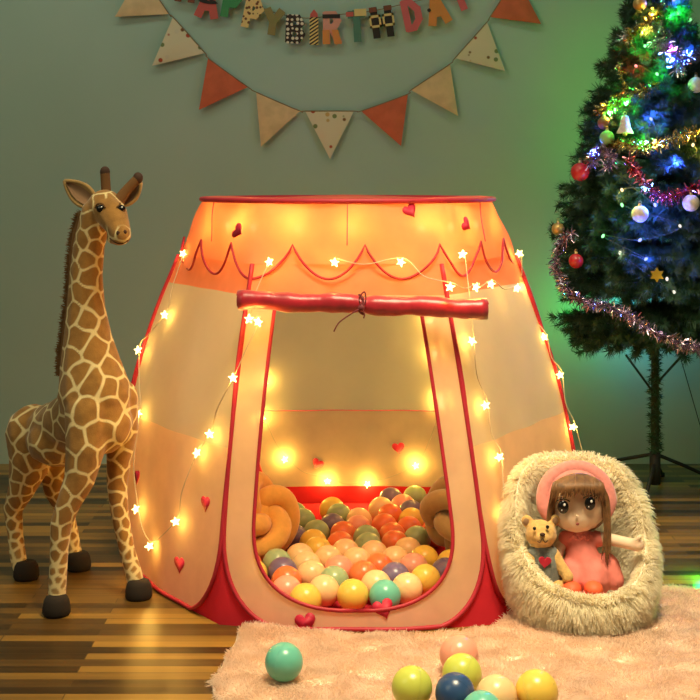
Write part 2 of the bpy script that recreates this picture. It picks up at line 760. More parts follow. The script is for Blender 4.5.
def heart2d(size, rot=0.0, n=22):
    out = []
    for i in range(n):
        t = 2 * PI * i / n
        x = 16 * math.sin(t) ** 3
        y = 13 * math.cos(t) - 5 * math.cos(2 * t) - 2 * math.cos(3 * t) - math.cos(4 * t)
        x, y = x / 17 * size, y / 17 * size
        out.append((x * math.cos(rot) - y * math.sin(rot), x * math.sin(rot) + y * math.cos(rot)))
    return out


def locate(k, px, py):
    best = None
    for i in range(61):
        for j in range(81):
            s, v = -1 + 2 * i / 60, j / 80
            p = panel(k, s, v)
            x, y = CX + F * p.x / p.y, CY + F * (H - p.z) / p.y
            d = (x - px) ** 2 + (y - py) ** 2
            if best is None or d < best[0]:
                best = (d, s, v)
    return best[1], best[2]


def add_heart(mb, k, px, py, size=.016, rot=0., side=1, mi=1):
    s, v = locate(k, px, py)
    W = (corner(k + 1, v) - corner(k, v)).length / 2
    Hh = EAVE_Z
    vs = []
    for off in (.0012, .0028):
        vs += [panel(k, s + x / W, min(.995, v - y / Hh), side * off) for x, y in heart2d(size, rot)]
    n = len(vs) // 2
    fs = [tuple(range(n)), tuple(range(n, 2 * n))[::-1]] + [((i + 1) % n, i, n + i, n + (i + 1) % n) for i in range(n)]
    mb.add(vs, fs, mi)


NET0, NET1 = .09, .63
# the front panel with its doorway
DV0, DV1 = .10, .945


def door_w(v):
    if v < DV0 or v > DV1:
        return 0.0
    W = (corner(1, v) - corner(0, v)).length / 2
    wi = 1 - .056 / W
    t0 = .70
    t = max(0, (v - t0) / (DV1 - t0))
    return wi * max(0, 1 - t ** 2.6) ** (1 / 2.6)


mb = MB()
rows = sorted(set(VR(0, .09, 3) + VR(DV0, .69, 24) + [.70 + (DV1 - .70) * math.sin(PI / 2 * i / 20) for i in range(21)]
                  + VR(DV1 + .004, 1, 4) + [V0 + (1 - V0) * math.sin(PI / 2 * i / 12) for i in range(13)]))
for sg in (-1, 1):
    grid = []
    for v in rows:
        w, d = halfw(v), door_w(v)
        d = min(d, w - .02)
        grid.append([panel(0, sg * (d + (w - d) * i / 8), v) for i in range(9)])
    nh = sum(1 for v in rows if v <= .0901)
    mb.grid(grid[:nh], 2)
    mb.grid(grid[nh - 1:])
add_heart(mb, 0, 382, 606, .021, .3)
add_heart(mb, 0, 304, 621, .021, .2)
front = mb.build('wall_panel', [M['tent'], M['heart'], M['roof']], tent)
front['label'] = 'panel with the doorway, hearts along its lower edge'
vv = vrows(0, 1, 30)
outl = [panel(0, -halfw(v), v, .002) for v in vv] + [panel(0, s, 1, .002) for s in VR(-.49, .49, 10)] + [panel(0, halfw(v), v, .002) for v in vv[::-1]]
for p in outl:
    p.z = max(p.z, .005)
MB().tube(outl, .0042, 8).build('piping', RED, front)
dv = VR(DV0, .70, 16) + [.70 + (DV1 - .70) * math.sin(PI / 2 * i / 20) for i in range(1, 21)]
inl = [panel(0, -door_w(v), v, .002) for v in dv] + [panel(0, door_w(v), v, .002) for v in dv[::-1]]
MB().tube(inl, .0036, 8).build('piping', RED, front)

HEARTS = {5: [(139, 475, .017, .2), (206, 505, .017, .1), (181, 562, .018, .1)],
          1: [(530, 470, .016, 0)], 3: [(317, 462, .016, .5), (399, 448, .017, -.1)], 4: [(172, 450, .016, -.5)], 2: []}
for k in (5, 1, 2, 3, 4):
    net1 = .52 if k in (1, 5) else NET1
    mb = MB().grid([[panel(k, halfw(v) * s, v) for s in VR(-1, 1, 14)] for v in vrows(net1, 1, 8)])
    for hx, hy, hs, hr in HEARTS[k]:
        add_heart(mb, k, hx, hy, hs, hr, 1 if k in (5, 1) else -1)
    pn = mb.build('wall_panel', [M['tent'], M['heart']], tent)
    MB().grid([[panel(k, s, v) for s in VR(-1, 1, 14)] for v in VR(0, NET0, 4)]).build('header_cloth', M['roof'], pn)
    MB().grid([[panel(k, s, v) for s in VR(-1, 1, 14)] for v in VR(NET0, net1, 14)]).build('net_window', M['net'], pn)
    outl = [panel(k, -halfw(v), v, .002) for v in vv] + [panel(k, s, 1, .002) for s in VR(-.49, .49, 10)] + [panel(k, halfw(v), v, .002) for v in vv[::-1]]
    for p in outl:
        p.z = max(p.z, .005)
    MB().tube(outl, .0042, 8).build('piping', RED, pn)
    if k not in (1, 5):
        MB().tube([panel(k, s, net1) for s in VR(-1, 1, 14)], .0012, 6).build('seam', M['cap'], pn)

# red cloth at the six corners and the floor
for i in range(6):
    mb = MB()
    rws = []
    for t in [V0 + (1 - V0) * math.sin(PI / 2 * q / 14) for q in range(15)]:
        l = panel((i - 1) % 6, halfw(t), t, -.002)
        r = panel(i, -halfw(t), t, -.002)
        c = corner(i, t)
        rws.append([l, l.lerp(c, .5), c, c.lerp(r, .5), r])
    mb.grid(rws)
    mb.build('corner_gusset', M['red_cloth'], tent)
fl = []
for k in range(6):
    fl += [panel(k, s, 1) for s in VR(-.98, .98, 8)]
inner = [TC + (Vector((p.x, p.y, 0)) - TC) * .985 + Vector((0, 0, .003)) for p in fl]
mbf = MB()
mbf.grid([inner, [TC + (p - TC) * .5 + Vector((0, 0, .0015)) for p in inner], [TC + (p - TC) * .02 + Vector((0, 0, .003)) for p in inner]], closed=True)
mbf.build('floor_sheet', M['red_cloth'], tent)
# red strip along the foot of the back panels
for k in (2, 3, 4):
    MB().grid([[panel(k, s, v, -.006) for s in VR(-.97, .97, 14)] for v in VR(.925, .998, 4)]).build('skirting_band', M['red_cloth'], tent)

# roof, hoop, cap, valance
NR = 90


def hexpt(c, R, z, a):
    """point on the hexagon of circumradius R in direction a"""
    q = (a - ANG[0]) % (PI / 3)
    r = R * math.cos(PI / 6) / math.cos(q - PI / 6)
    r = r * .8 + .2 * R * .97
    return c + Vector((math.cos(a) * r, math.sin(a) * r, z))


def roofpt(a, t):
    e = hexpt(EC, EAVE_R, EAVE_Z, a)
    h = HC + Vector((math.cos(a) * HOOP_R, math.sin(a) * HOOP_R, HOOP_Z))
    p = e.lerp(h, t)
    d = Vector((math.cos(a), math.sin(a), 0))
    return p + d * (.003 * math.sin(PI * t) + .003 * math.sin(11 * a + 6 * t))


mb = MB()
AA = [ANG[0] + 2 * PI * i / NR for i in range(NR)]
mb.grid([[roofpt(a, t) for a in AA] for t in VR(0, 1, 8)], closed=True)


def roof_heart(px, py, size, rot):
    best = None
    for i in range(240):
        a = PI + PI * i / 240
        for j in range(20):
            p = roofpt(a, j / 20)
            d = (CX + F * p.x / p.y - px) ** 2 + (CY + F * (H - p.z) / p.y - py) ** 2
            if best is None or d < best[0]:
                best = (d, a, j / 20)
    _, a0, t0 = best
    vs = []
    for off in (.001, .0025):
        for x, y in heart2d(size, rot):
            a = a0 + x / .36
            vs.append(roofpt(a, t0 + y / .135) + Vector((math.cos(a), math.sin(a), .3)) * off)
    n = len(vs) // 2
    fs = [tuple(range(n)), tuple(range(n, 2 * n))[::-1]] + [((i + 1) % n, i, n + i, n + (i + 1) % n) for i in range(n)]
    mb.add(vs, fs, 1)


roof_heart(238, 230, .018, 1.2)
roof_heart(409, 211, .018, .5)
roof_heart(466, 224, .018, .9)
roof = mb.build('roof', [M['roof'], M['heart']], tent)
for i in range(12):
    if i % 2:
        a = ANG[0] + PI / 6 * i
        MB().tube([roofpt(a, t) + Vector((math.cos(a), math.sin(a), 0)) * .001 for t in VR(.3, 1, 8)], .0012, 6).build('seam', M['cap'], roof)
mb = MB()
mb.tube([HC + Vector((math.cos(a) * (HOOP_R + .004), math.sin(a) * (HOOP_R + .004), HOOP_Z)) for a in [2 * PI * i / 72 for i in range(72)]], .0052, 8, closed=True)
mb.build('top_hoop', RED, tent)
mb = MB()
mb.grid([[HC + Vector((math.cos(a) * HOOP_R * r, math.sin(a) * HOOP_R * r, HOOP_Z + .003 + .008 * (r * r - 1) + .003 * math.sin(5 * a) * r)) for a in [2 * PI * i / 60 for i in range(60)]] for r in (1, .8, .6, .4, .2, .03)], closed=True)
mb.build('top_cap', M['cap_thin'], tent)


def wave_z(a):
    ph = (a - ANG[0]) * 7.5
    return .703 - .066 * abs(math.cos(ph)) ** .8


def valpt(a, t):
    out_ = Vector((math.cos(a), math.sin(a), 0))
    z = .712 + (wave_z(a) - .712) * t
    q = (z - EAVE_Z) / (HOOP_Z - EAVE_Z)
    p = roofpt(a, max(0, q)) + out_ * (.0025 + .005 * t)
    p.z = z
    return p


NV = 300
AV = [ANG[0] + 2 * PI * i / NV for i in range(NV)]
MB().tube([valpt(a, 1.0) for a in AV], .0026, 6, closed=True).build('wavy_trim', RED, tent)

# rolled-up door with its tie
r0, r1 = P(238, 300, 2.475), P(487, 309, 2.475)
pts, rad = [], []
for i in range(41):
    t = i / 40
    p = r0.lerp(r1, t)
    p.z += .0016 * math.sin(19 * t) - .006 * math.sin(PI * t) * 0
    pts.append(p)
    sq = 1 - .22 * math.exp(-((t - .495) / .018) ** 2)
    rad.append((.0192 + .0012 * math.sin(33 * t + 1) + .0008 * math.sin(71 * t)) * sq * (.93 + .07 * t))
mb = MB().tube(pts, rad, 18)
for e, d in ((pts[0], -1), (pts[-1], 1)):         # spiral ends of the roll
    sp = [e + Vector((d * .001, math.cos(a) * .0022 * a / 2, math.sin(a) * .0022 * a / 2)) for a in [i * .35 for i in range(44)]]
    mb.tube(sp, .0011, 5)
roll = mb.build('rolled_door', M['satin'], tent)
tp = r0.lerp(r1, .495)
mb = MB().tube([tp + Vector((.004 * math.sin(3 * a), math.cos(a) * .0185, math.sin(a) * .0185)) for a in [2 * PI * i / 24 for i in range(24)]], .0022, 6, closed=True)
tf = tp + Vector((0, -.021, -.004))
mb.sphere(tf, (.007, .005, .006), 10, 8)
for s, q in ((-1, [(0, 0), (-.02, -.012), (-.042, -.028), (-.052, -.045)]), (1, [(0, 0), (.006, -.012), (.004, -.020)]), (1, [(0, 0), (-.004, .018), (.006, .03), (.008, .012), (0, 0)])):
    mb.tube(smooth_path([tf + Vector((x, -.002, z)) for x, z in q], 6), .0014, 6)
mb.build('door_tie', M['dark_cord'], roll)

# ------------------------------------------------------------------ fairy lights
WARM = (1.0, .56, .09)


def star_mesh():
    mb = MB()
    out = []
    for i in range(10):
        r = .0098 if i % 2 == 0 else .0042
        a = PI / 2 + PI * i / 5
        out.append(Vector((r * math.cos(a), -.002, r * math.sin(a))))
    mb.prism(out, Vector((0, .004, 0)))
    mb.add([Vector((0, -.0045, 0))] + out, [(0, i + 1, (i + 1) % 10 + 1) for i in range(10)])
    mb.add([Vector((0, .0045, 0))] + [p + Vector((0, .004, 0)) for p in out], [(0, (i + 1) % 10 + 1, i + 1) for i in range(10)])
    me = bpy.data.meshes.new('star')
    me.from_pydata([tuple(v) for v in mb.v], [], mb.f)
    me.materials.append(M['star'])
    return me


STAR = star_mesh()
STAR_W = .29


def fairy(label, pts, watts=STAR_W, name='string_lights'):
    base = Vector(pts[0])
    t = thing(name, label, 'string lights', (base.x, base.y, 0), 'star string lights on the tent')
    path = []
    for i, p in enumerate(pts):
        p = Vector(p)
        path.append(p + Vector((.004, .001, .008)))
        if i < len(pts) - 1:
            q = Vector(pts[i + 1])
            m = p.lerp(q, .5) + Vector((random.uniform(-.008, .008), -.002, -.03 * (q - p).length))
            path.append(m)
    MB().tube(smooth_path(path, 6), .0011, 5).build('cable', M['cord'], t)
    for p in pts:
        s = bpy.data.objects.new('star', STAR)
        COL.objects.link(s)
        s.parent = t
        s.location = Vector(p) - root_loc(t)
        s.rotation_euler = (random.uniform(-.5, .5), random.uniform(-.6, .6), random.uniform(-.7, .7))
        lamp('star_lamp', Vector(p) + Vector((0, -.001, 0)), watts, WARM, .009, t)
    return t


def on(k, px, py, off=.014):
    s, v = locate(k, px, py)
    return panel(k, s, v, off)


def on_roof(px, py, off=.012):
    best = None
    for i in range(240):
        a = PI + PI * i / 240
        for j in range(20):
            p = roofpt(a, j / 20)
            d = (CX + F * p.x / p.y - px) ** 2 + (CY + F * (H - p.z) / p.y - py) ** 2
            if best is None or d < best[0]:
                best = (d, a, p)
    a = best[1]
    return best[2] + Vector((math.cos(a), math.sin(a), .2)) * off


edgeL = lambda px, py: P(px, py, 2.84)
fairy('warm star lights wandering down the tent panel beside the giraffe',
      [edgeL(183, 254), on(5, 170, 316), edgeL(138, 350), on(5, 144, 414), on(5, 142, 507), on(5, 157, 545), on(5, 182, 522),
       on(5, 203, 454), on(5, 217, 433), P(233, 378, 2.46), P(258, 322, 2.465), P(249, 319, 2.47), on_roof(277, 274, .03)])
fairy('warm star lights along the wavy roof valance above the rolled door',
      [on_roof(336, 270, .03), on_roof(395, 278, .03), P(450, 287, 2.44), P(476, 287, 2.50), P(491, 284, 2.55), P(517, 288, 2.72)])
fairy('warm star lights down the tent panel behind the fluffy basket',
      [on_roof(452, 258, .03), on(1, 466, 341), on(1, 478, 403), on(1, 492, 455), on(1, 497, 510)])
edgeR = lambda px, py: P(px, py, 2.86)
fairy('warm star lights running down the tent edge nearest the christmas tree',
      [on_roof(511, 258, .02), edgeR(519, 288), edgeR(544, 337), edgeR(560, 375), edgeR(573, 427), edgeR(588, 480)])
fairy('warm star lights hung inside the tent on its back panels',
      [on(2, 407, 323, -.014), on(2, 409, 357, -.014), on(2, 420, 402, -.014), on(2, 437, 406, -.014), on(3, 415, 464, -.014), on(3, 368, 481, -.014),
       on(3, 328, 480, -.014), on(3, 286, 458, -.014), on(4, 275, 418, -.014), on(4, 262, 380, -.014)], 1.0)
fairy('warm star lights under the tent roof, glowing through the cloth',
      [roofpt(a, .55) - Vector((math.cos(a), math.sin(a), 0)) * .045 for a in [math.radians(x) for x in (205, 228, 250, 272, 300, 318, 345)]], .7)

# ------------------------------------------------------------------ knot pillows
def knot(name, label, c, R, r, tube, mat, rot):
    t = thing(name, label, 'pillow', (c[0], c[1], 0))
    rt = Euler(rot).to_matrix()
    pts = []
    for i in range(200):
        a = 2 * PI * i / 200
        q = Vector(((R + r * math.cos(4 * a)) * math.cos(3 * a), (R + r * math.cos(4 * a)) * math.sin(3 * a), r * 1.55 * math.sin(4 * a)))
        pts.append(Vector(c) + rt @ q)
    lo = min(p.z for p in pts) - tube
    pts = [p - Vector((0, 0, lo - .006)) for p in pts]
    MB().tube(pts, tube, 16, closed=True).build('knotted_band', mat, t)
    # filling visible between the loops
    MB().sphere(Vector(c) - Vector((0, 0, lo - .006)), R * 1.0, 16, 10).build('core', mat, t)
    return t


PILL = [(Vector((-.205, 2.80, .11)), .10), (Vector((.236, 2.80, .11)), .095)]
knot('knot_pillow', 'orange knotted ball pillow inside the tent, beside the doorway', PILL[0][0], .048, .030, .0225, M['pillow_o'], (.9, .5, .3))
knot('knot_pillow', 'tan knotted ball pillow inside the tent, above the balls', PILL[1][0], .046, .029, .0220, M['pillow_t'], (.95, -.55, 2.3))

# ------------------------------------------------------------------ balls
BALL_R = .0305


def ball_mat(name, c, var=.03):
    m, nt, out = new_mat(name)
    b = N(nt, 'ShaderNodeBsdfPrincipled')
    col, _ = noise_col(nt, tuple(x * (1 - var) for x in c), c, 8)
    nt.links.new(col, b.inputs['Base Color'])
    b.inputs['Roughness'].default_value = .28
    b.inputs['Subsurface Weight'].default_value = .35
    b.inputs['Subsurface Radius'].default_value = (.02, .015, .01)
    b.inputs['Subsurface Scale'].default_value = .6
    nt.links.new(b.outputs[0], out.inputs['Surface'])
    return m


BC = dict(Y=('yellow', (.88, .60, .10)), G=('green', (.34, .46, .24)), P=('purple', (.17, .13, .24)), O=('orange', (.86, .20, .06)),
          C=('cream', (.90, .60, .30)), K=('pink', (.88, .38, .26)), T=('teal', (.16, .55, .42)), L=('lime', (.58, .62, .10)), B=('blue', (.03, .075, .19)))


def ball_mesh(key):
    mb = MB().sphere((0, 0, 0), 1.0, 28, 18)
    for a in (0,):                               # moulding seam and vent nub of a plastic pit ball
        mb.tube([Vector((math.cos(q) * .996, math.sin(q) * .996, 0)) for q in [2 * PI * i / 40 for i in range(40)]], .012, 5, closed=True)
        mb.sphere((0, 0, .985), (.07, .07, .03), 10, 6)
    me = bpy.data.meshes.new('pit_ball')
    me.from_pydata([tuple(Vector(v) * BALL_R) for v in mb.v], [], mb.f)
    me.materials.append(BM[key])
    me.polygons.foreach_set('use_smooth', [True] * len(me.polygons))
    return me


BM = {k: ball_mat('ball_' + v[0], v[1]) for k, v in BC.items()}
BMESH = {k: ball_mesh(k) for k in BC}

PIT = """G294,515 G302,522 G315,535 Y332,510 G340,517 P333,527 C358,521 O343,535 O341,546 G365,541 G371,549 P253,540 O286,535 P276,544
G258,551 O261,563 Y262,572 C286,555 C294,565 Y305,543 Y315,554 C325,562 C344,554 K343,571 C355,562 P286,570 O289,579 G324,581 K289,589
C322,591 Y352,595 P391,500 G415,498 C381,510 K403,507 P411,513 O391,517 K362,529 O384,528 Y411,521 O407,530 O401,538 O398,548 G423,542 C428,553
Y450,551 Y433,559 C375,555 C402,558 O380,566 K412,567 P396,578 P442,569 Y427,579 C376,586 C407,589 T383,596 O366,572 C305,575 Y308,596 O430,533 G279,526""".split()
pit = []
for s in PIT:
    key, xy = s[0], s[1:].split(',')
    p = floor_pt(float(xy[0]), float(xy[1]), .004 + BALL_R)
    p.z = .0045 + BALL_R
    pit.append([key, p])
for it in range(400):
    for i in range(len(pit)):
        a = pit[i][1]
        for j in range(i + 1, len(pit)):
            b = pit[j][1]
            dx, dy = b.x - a.x, b.y - a.y
            d2 = dx * dx + dy * dy
            if d2 < (2.02 * BALL_R) ** 2:
                d = math.sqrt(d2) or 1e-6
                push = (2.02 * BALL_R - d) / 2 / d
                a.x -= dx * push
                a.y -= dy * push
                b.x += dx * push
                b.y += dy * push
        for c, r in PILL:
            dx, dy = a.x - c.x, a.y - c.y
            d = math.hypot(dx, dy) or 1e-6
            if d < r + BALL_R * .62:
                k = (r + BALL_R * .62 - d) / d
                a.x += dx * k
                a.y += dy * k
        # stay inside the floor sheet
        for k in range(6):
            n = face_normal(k)
            lim = BASE_R * math.cos(PI / 6) - BALL_R - (.0 if k == 0 else .02)
            ex = (a - TC).dot(n) - lim
            if ex > 0:
                a.x -= n.x * ex
                a.y -= n.y * ex
ORD = ['first', 'second', 'third', 'fourth', 'fifth', 'sixth', 'seventh', 'eighth', 'ninth', 'tenth']
ys = sorted(range(len(pit)), key=lambda i: pit[i][1].y)
NROW = 7
rowof = {}
for q, i in enumerate(ys):
    rowof[i] = min(NROW - 1, q * NROW // len(ys))
ROWN = ['row at the door', 'second row from the door', 'third row from the door', 'fourth row from the door', 'fifth row from the door', 'sixth row from the door', 'back row']
for i, (key, p) in enumerate(pit):
    same = sorted([j for j in range(len(pit)) if rowof[j] == rowof[i] and pit[j][0] == key], key=lambda j: pit[j][1].x)
    cn = BC[key][0]
    if len(same) == 1:
        lab = 'only %s ball in the %s of the ball pit' % (cn, ROWN[rowof[i]])
    else:
        lab = '%s pit ball, %s %s from orange pillow, %s' % (cn, ORD[same.index(i)], cn, ROWN[rowof[i]])
    o = bpy.data.objects.new('pit_ball', BMESH[key])
    COL.objects.link(o)
    o.location = p
    o.rotation_euler = (random.uniform(0, 6), random.uniform(0, 6), random.uniform(0, 6))
    tag(o, lab, 'ball', 'plastic balls in the tent')

RUGZ = .012
RB = [('T', 284, 662, 'teal plastic ball lying alone on the rug before the doorway', 1.02),
      ('K', 459, 655, 'pink plastic ball on the rug behind the yellow-green ball', 1.06),
      ('L', 462, 674, 'yellow-green plastic ball on the rug between the pink and blue balls', 1.04),
      ('L', 412, 687, 'lime plastic ball on the rug, at the end of the loose cluster', 1.04),
      ('B', 455, 693, 'dark blue plastic ball on the rug between lime and cream balls', 1.),
      ('T', 482, 712, 'small teal ball on the rug before the cream and blue balls', 1.),
      ('C', 499, 696, 'cream plastic ball on the rug between blue and yellow balls', 1.04),
      ('Y', 534, 692, 'yellow plastic ball on the rug at the cluster end near the basket', 1.08)]
rb = []
for key, x, y, lab, sc in RB:
    p = floor_pt(x, y, RUGZ + BALL_R * sc)
    rb.append([key, p, lab, sc])
for it in range(60):
    for i in range(len(rb)):
        for j in range(i + 1, len(rb)):
            a, b = rb[i][1], rb[j][1]
            m = BALL_R * (rb[i][3] + rb[j][3]) * 1.005
            d = b - a
            d.z = 0
            if d.length < m:
                u = d.normalized() * (m - d.length) / 2
                a -= u
                b += u
for key, p, lab, sc in rb:
    o = bpy.data.objects.new('pit_ball', BMESH[key])
    COL.objects.link(o)
    o.location = p
    o.scale = (sc, sc, sc)
    o.rotation_euler = (random.uniform(0, 6), random.uniform(0, 6), random.uniform(0, 6))
    tag(o, lab, 'ball', 'plastic balls on the rug')

# ------------------------------------------------------------------ rug
RO = [(-.197, 2.40), (-.205, 2.32), (-.216, 2.22), (-.224, 2.15), (-.219, 2.09), (-.19, 2.03), (-.13, 1.985), (.1, 1.93), (.5, 1.90), (.95, 1.92),
      (1.12, 2.0), (1.15, 2.2), (1.12, 2.45), (1.0, 2.555), (.75, 2.60), (.60, 2.625), (.45, 2.62), (.375, 2.57), (.315, 2.48), (.25, 2.385), (.15, 2.356), (0, 2.350), (-.12, 2.366)]
ro = [(p.x, p.y) for p in smooth_path([(x, y, 0) for x, y in RO], 4, closed=True)]
rug = thing('fluffy_rug', 'cream shaggy rug on the wooden floor before the tent doorway', 'rug', (.4, 2.2, 0))
cen = Vector((.42, 2.2, 0))
mb = MB()
ring = lambda k, z: [cen + (Vector((x, y, 0)) - cen) * k + Vector((0, 0, z)) for x, y in ro]
mb.grid([ring(1, .0005), ring(1, .005), ring(.97, .008), ring(.7, .009), ring(.4, .009), ring(.02, .009)], closed=True)
mb.build('backing', M['rug'], rug)
sv, sf = [], []
tmp = MB().grid([ring(.995, .007), ring(.7, .008), ring(.4, .008), ring(.01, .008)], closed=True)
p, nr = sample_surface(tmp.v, tmp.f, 190000)
nr = np.tile(np.array((0, 0, 1.)), (len(p), 1))
st = grow(p, nr, .017, 4, .55, .35, (.0, -.2, 0), .002, clump=.035)
pl = strands('pile', st, (.0005, .0006, .0005, .0002), M['pile'], rug)
pl['kind'] = 'stuff'

# ------------------------------------------------------------------ giraffe
GL = floor_pt(75, 585)
gir = thing('plush_giraffe', 'tall plush giraffe with brown patches standing beside the tent', 'plush toy', (GL.x, GL.y, 0))
g = P
chains = [
    # trunk: chest to rump
    [(g(97, 408, 2.56), .070), (g(82, 418, 2.61), .066), (g(62, 428, 2.67), .062), (g(42, 436, 2.73), .062)],
    # neck
    [(g(95, 395, 2.56), .074), (g(91, 368, 2.565), .062), (g(88, 342, 2.565), .050), (g(86, 308, 2.565), .0385), (g(86, 275, 2.56), .0335), (g(89, 245, 2.555), .032), (g(97, 214, 2.545), .033)],
    # head: skull to muzzle
    [(g(105, 207, 2.54), .036), (g(112, 215, 2.515), .031), (g(118, 227, 2.49), .024), (g(121, 235, 2.475), .0205)],
    [(g(112, 238, 2.487), .012), (g(119, 240, 2.475), .012)],
    # fore legs
    [(g(119, 398, 2.585), .040), (g(122, 428, 2.60), .034), (g(119, 460, 2.605), .026), (g(117, 485, 2.605), .0215), (g(120, 515, 2.60), .0185), (g(127, 550, 2.595), .0165), (g(135, 578, 2.59), .0178), (g(136, 586, 2.588), .0178)],
    [(g(88, 412, 2.52), .046), (g(86, 446, 2.505), .040), (g(80, 478, 2.50), .031), (g(69, 502, 2.495), .0245), (g(61, 524, 2.495), .0215), (g(59, 555, 2.495), .0185), (g(57, 595, 2.495), .0178), (g(57, 602, 2.49), .0178)],
    # hind legs (stifle high and forward, hock pointing back)
    [(g(34, 432, 2.72), .060), (g(31, 458, 2.715), .046), (g(23, 486, 2.72), .030), (g(13, 508, 2.735), .021), (g(15, 530, 2.73), .0175), (g(17, 550, 2.72), .0175), (g(19, 562, 2.715), .0175), (g(21, 568, 2.712), .0175)],
    [(g(58, 434, 2.76), .052), (g(57, 462, 2.765), .040), (g(57, 488, 2.77), .030), (g(64, 508, 2.785), .021), (g(70, 530, 2.785), .0175), (g(74, 552, 2.78), .0175), (g(75, 559, 2.778), .0175)],
]
body = blob('body', chains, M['giraffe'], gir, .0036, 10, balls=[(g(100, 424, 2.55), (.066, .062, .062)), (g(60, 440, 2.67), (.070, .075, .055))])
# the coat: patches grow from seeds spread over the skin, smaller down the legs
V_ = np.array([tuple(v.co) for v in body.data.vertices])
gz = V_[:, 2]
space = np.interp(gz, [0, .06, .16, .24, .32, .62, .72, .85], [.017, .019, .026, .035, .044, .036, .030, .034])
order = rng.permutation(len(V_))
alive = np.ones(len(V_), bool)
seeds = []
for i in order:
    if alive[i]:
        seeds.append(i)
        alive &= ((V_ - V_[i]) ** 2).sum(1) > (space[i] * .82) ** 2
SV = V_[seeds]
edge = np.zeros(len(V_))
for i0_ in range(0, len(V_), 4000):
    blk = V_[i0_:i0_ + 4000]
    wob = .0022 * np.sin(blk[:, [1, 2, 0]] * 170)
    dd = np.sqrt((((blk + wob)[:, None, :] - SV[None]) ** 2).sum(2))
    dd.partition(1, axis=1)
    edge[i0_:i0_ + 4000] = (dd[:, 1] - dd[:, 0]) / 2
wid = np.interp(gz, [0, .2, .35, .7, .8], [.0023, .0029, .0034, .0029, .0022])
val_ = np.clip(edge / wid / 1.6, 0, 1)
val_ = np.where(gz < .17, val_ * np.interp(gz, [.02, .17], [.55, 1.0]), val_)
face = np.clip((gz - .725) / .03, 0, 1) * np.clip((-.150 - V_[:, 1]) / .012, 0, 1)
val_ = np.maximum(val_, face)
body.data.attributes.new('edge', 'FLOAT', 'POINT').data.foreach_set('value', val_.astype(np.float32))
for (x, y, Y, dx) in ((137, 587, 2.583, .008), (57, 603, 2.485, .0), (24, 569, 2.71, .012), (77, 559, 2.775, .008)):
    c = P(x, y, Y)
    hb = MB()
    hb.lathe((c.x + dx * .5, c.y - .004, 0), [(.001, .0005), (.024, .0005), (.0268, .006), (.0265, .016), (.024, .028), (.0195, .036), (.012, .038), (.001, .038)], 20)
    h = hb.build('hoof', M['hoof'], gir)
# head details
S_ = lambda x, y, out=0.: surf(body, x, y, out)
for x, y, q in ((100.5, 208.5, 1), (121.5, 208.5, 0)):
    c = S_(x, y, -.001)
    e = MB().sphere(c, (.0088, .0065, .0080), 16, 10).build('eye', M['eye'], body)
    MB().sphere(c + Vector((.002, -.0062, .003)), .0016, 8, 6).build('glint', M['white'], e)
    MB().tube(smooth_path([S_(x - 5, y - .5, .0015), S_(x - 2, y - 4, .003), S_(x + 2.5, y - 4, .003), S_(x + 5, y - .5, .0015)], 5), .0017, 6).build('eyelid', M['horn'], e)
for x, y in ((118, 233), (125, 232)):
    MB().sphere(S_(x, y), (.0035, .002, .0042), 10, 8).build('nostril', M['muzzle'], body)
MB().tube(smooth_path([S_(110, 238, .0005), S_(116, 242.5, .0005), S_(122, 243.5, .0005), S_(128, 240, .0005)], 6), .0012, 6).build('mouth', M['muzzle'], body)
for pts, rr in (([(107, 201, 2.545), (106, 189, 2.548), (105, 172, 2.55)], (.0115, .0095, .0095)), ([(117, 204, 2.53), (126, 191, 2.535), (138, 178, 2.54)], (.0125, .010, .0088))):
    pp = [g(*q) for q in pts]
    h = MB().tube(smooth_path(pp, 5), [rr[0] + (rr[1] - rr[0]) * i / 5 for i in range(6)] + [rr[1] + (rr[2] - rr[1]) * i / 5 for i in range(1, 6)], 12)
    h = h.build('ossicone', M['horn'], gir)
    MB().sphere(pp[-1], (.0100, .0100, .0115), 14, 10).build('tip', M['muzzle'], h)


def ear(base, tip, width, cup):
    base, tip = Vector(base), Vector(tip)
    ax = tip - base
    side = ax.cross(Vector((0, 1, 0))).normalized()
    def leaf(k, dy):
        rows = []
        for i in range(13):
            t = i / 12
            w = width * k * (math.sin(PI * min(1, t * .93 + .07)) ** .8) * (1.1 - .35 * t)
            rows.append([base + ax * (t * (1 if k == 1 else .9) + (0 if k == 1 else .04)) + side * w * s + Vector((0, dy + cup * (s * s - .3) * -1, 0)) for s in VR(-1, 1, 8)])
        return rows
    fr, bk = leaf(1, -.003), leaf(1, .004)
    mb = MB().grid(fr).grid(bk)
    rim = [r[0] for r in fr] + [r[-1] for r in fr[::-1]]
    mb.tube([p + Vector((0, .0035, 0)) for p in rim], .004, 6, closed=True)
    eo = mb.build('ear', M['giraffe_plain'], gir)
    MB().grid(leaf(.68, -.0045)).build('lining', M['ear_in'], eo)


M['giraffe_plain'] = pbr('giraffe_tan', (.42, .25, .08), .9, sheen=.3)
ear(g(95, 205, 2.555), g(65, 181, 2.57), .021, .006)
ear(g(124, 204, 2.55), g(141, 182, 2.565), .013, .005)
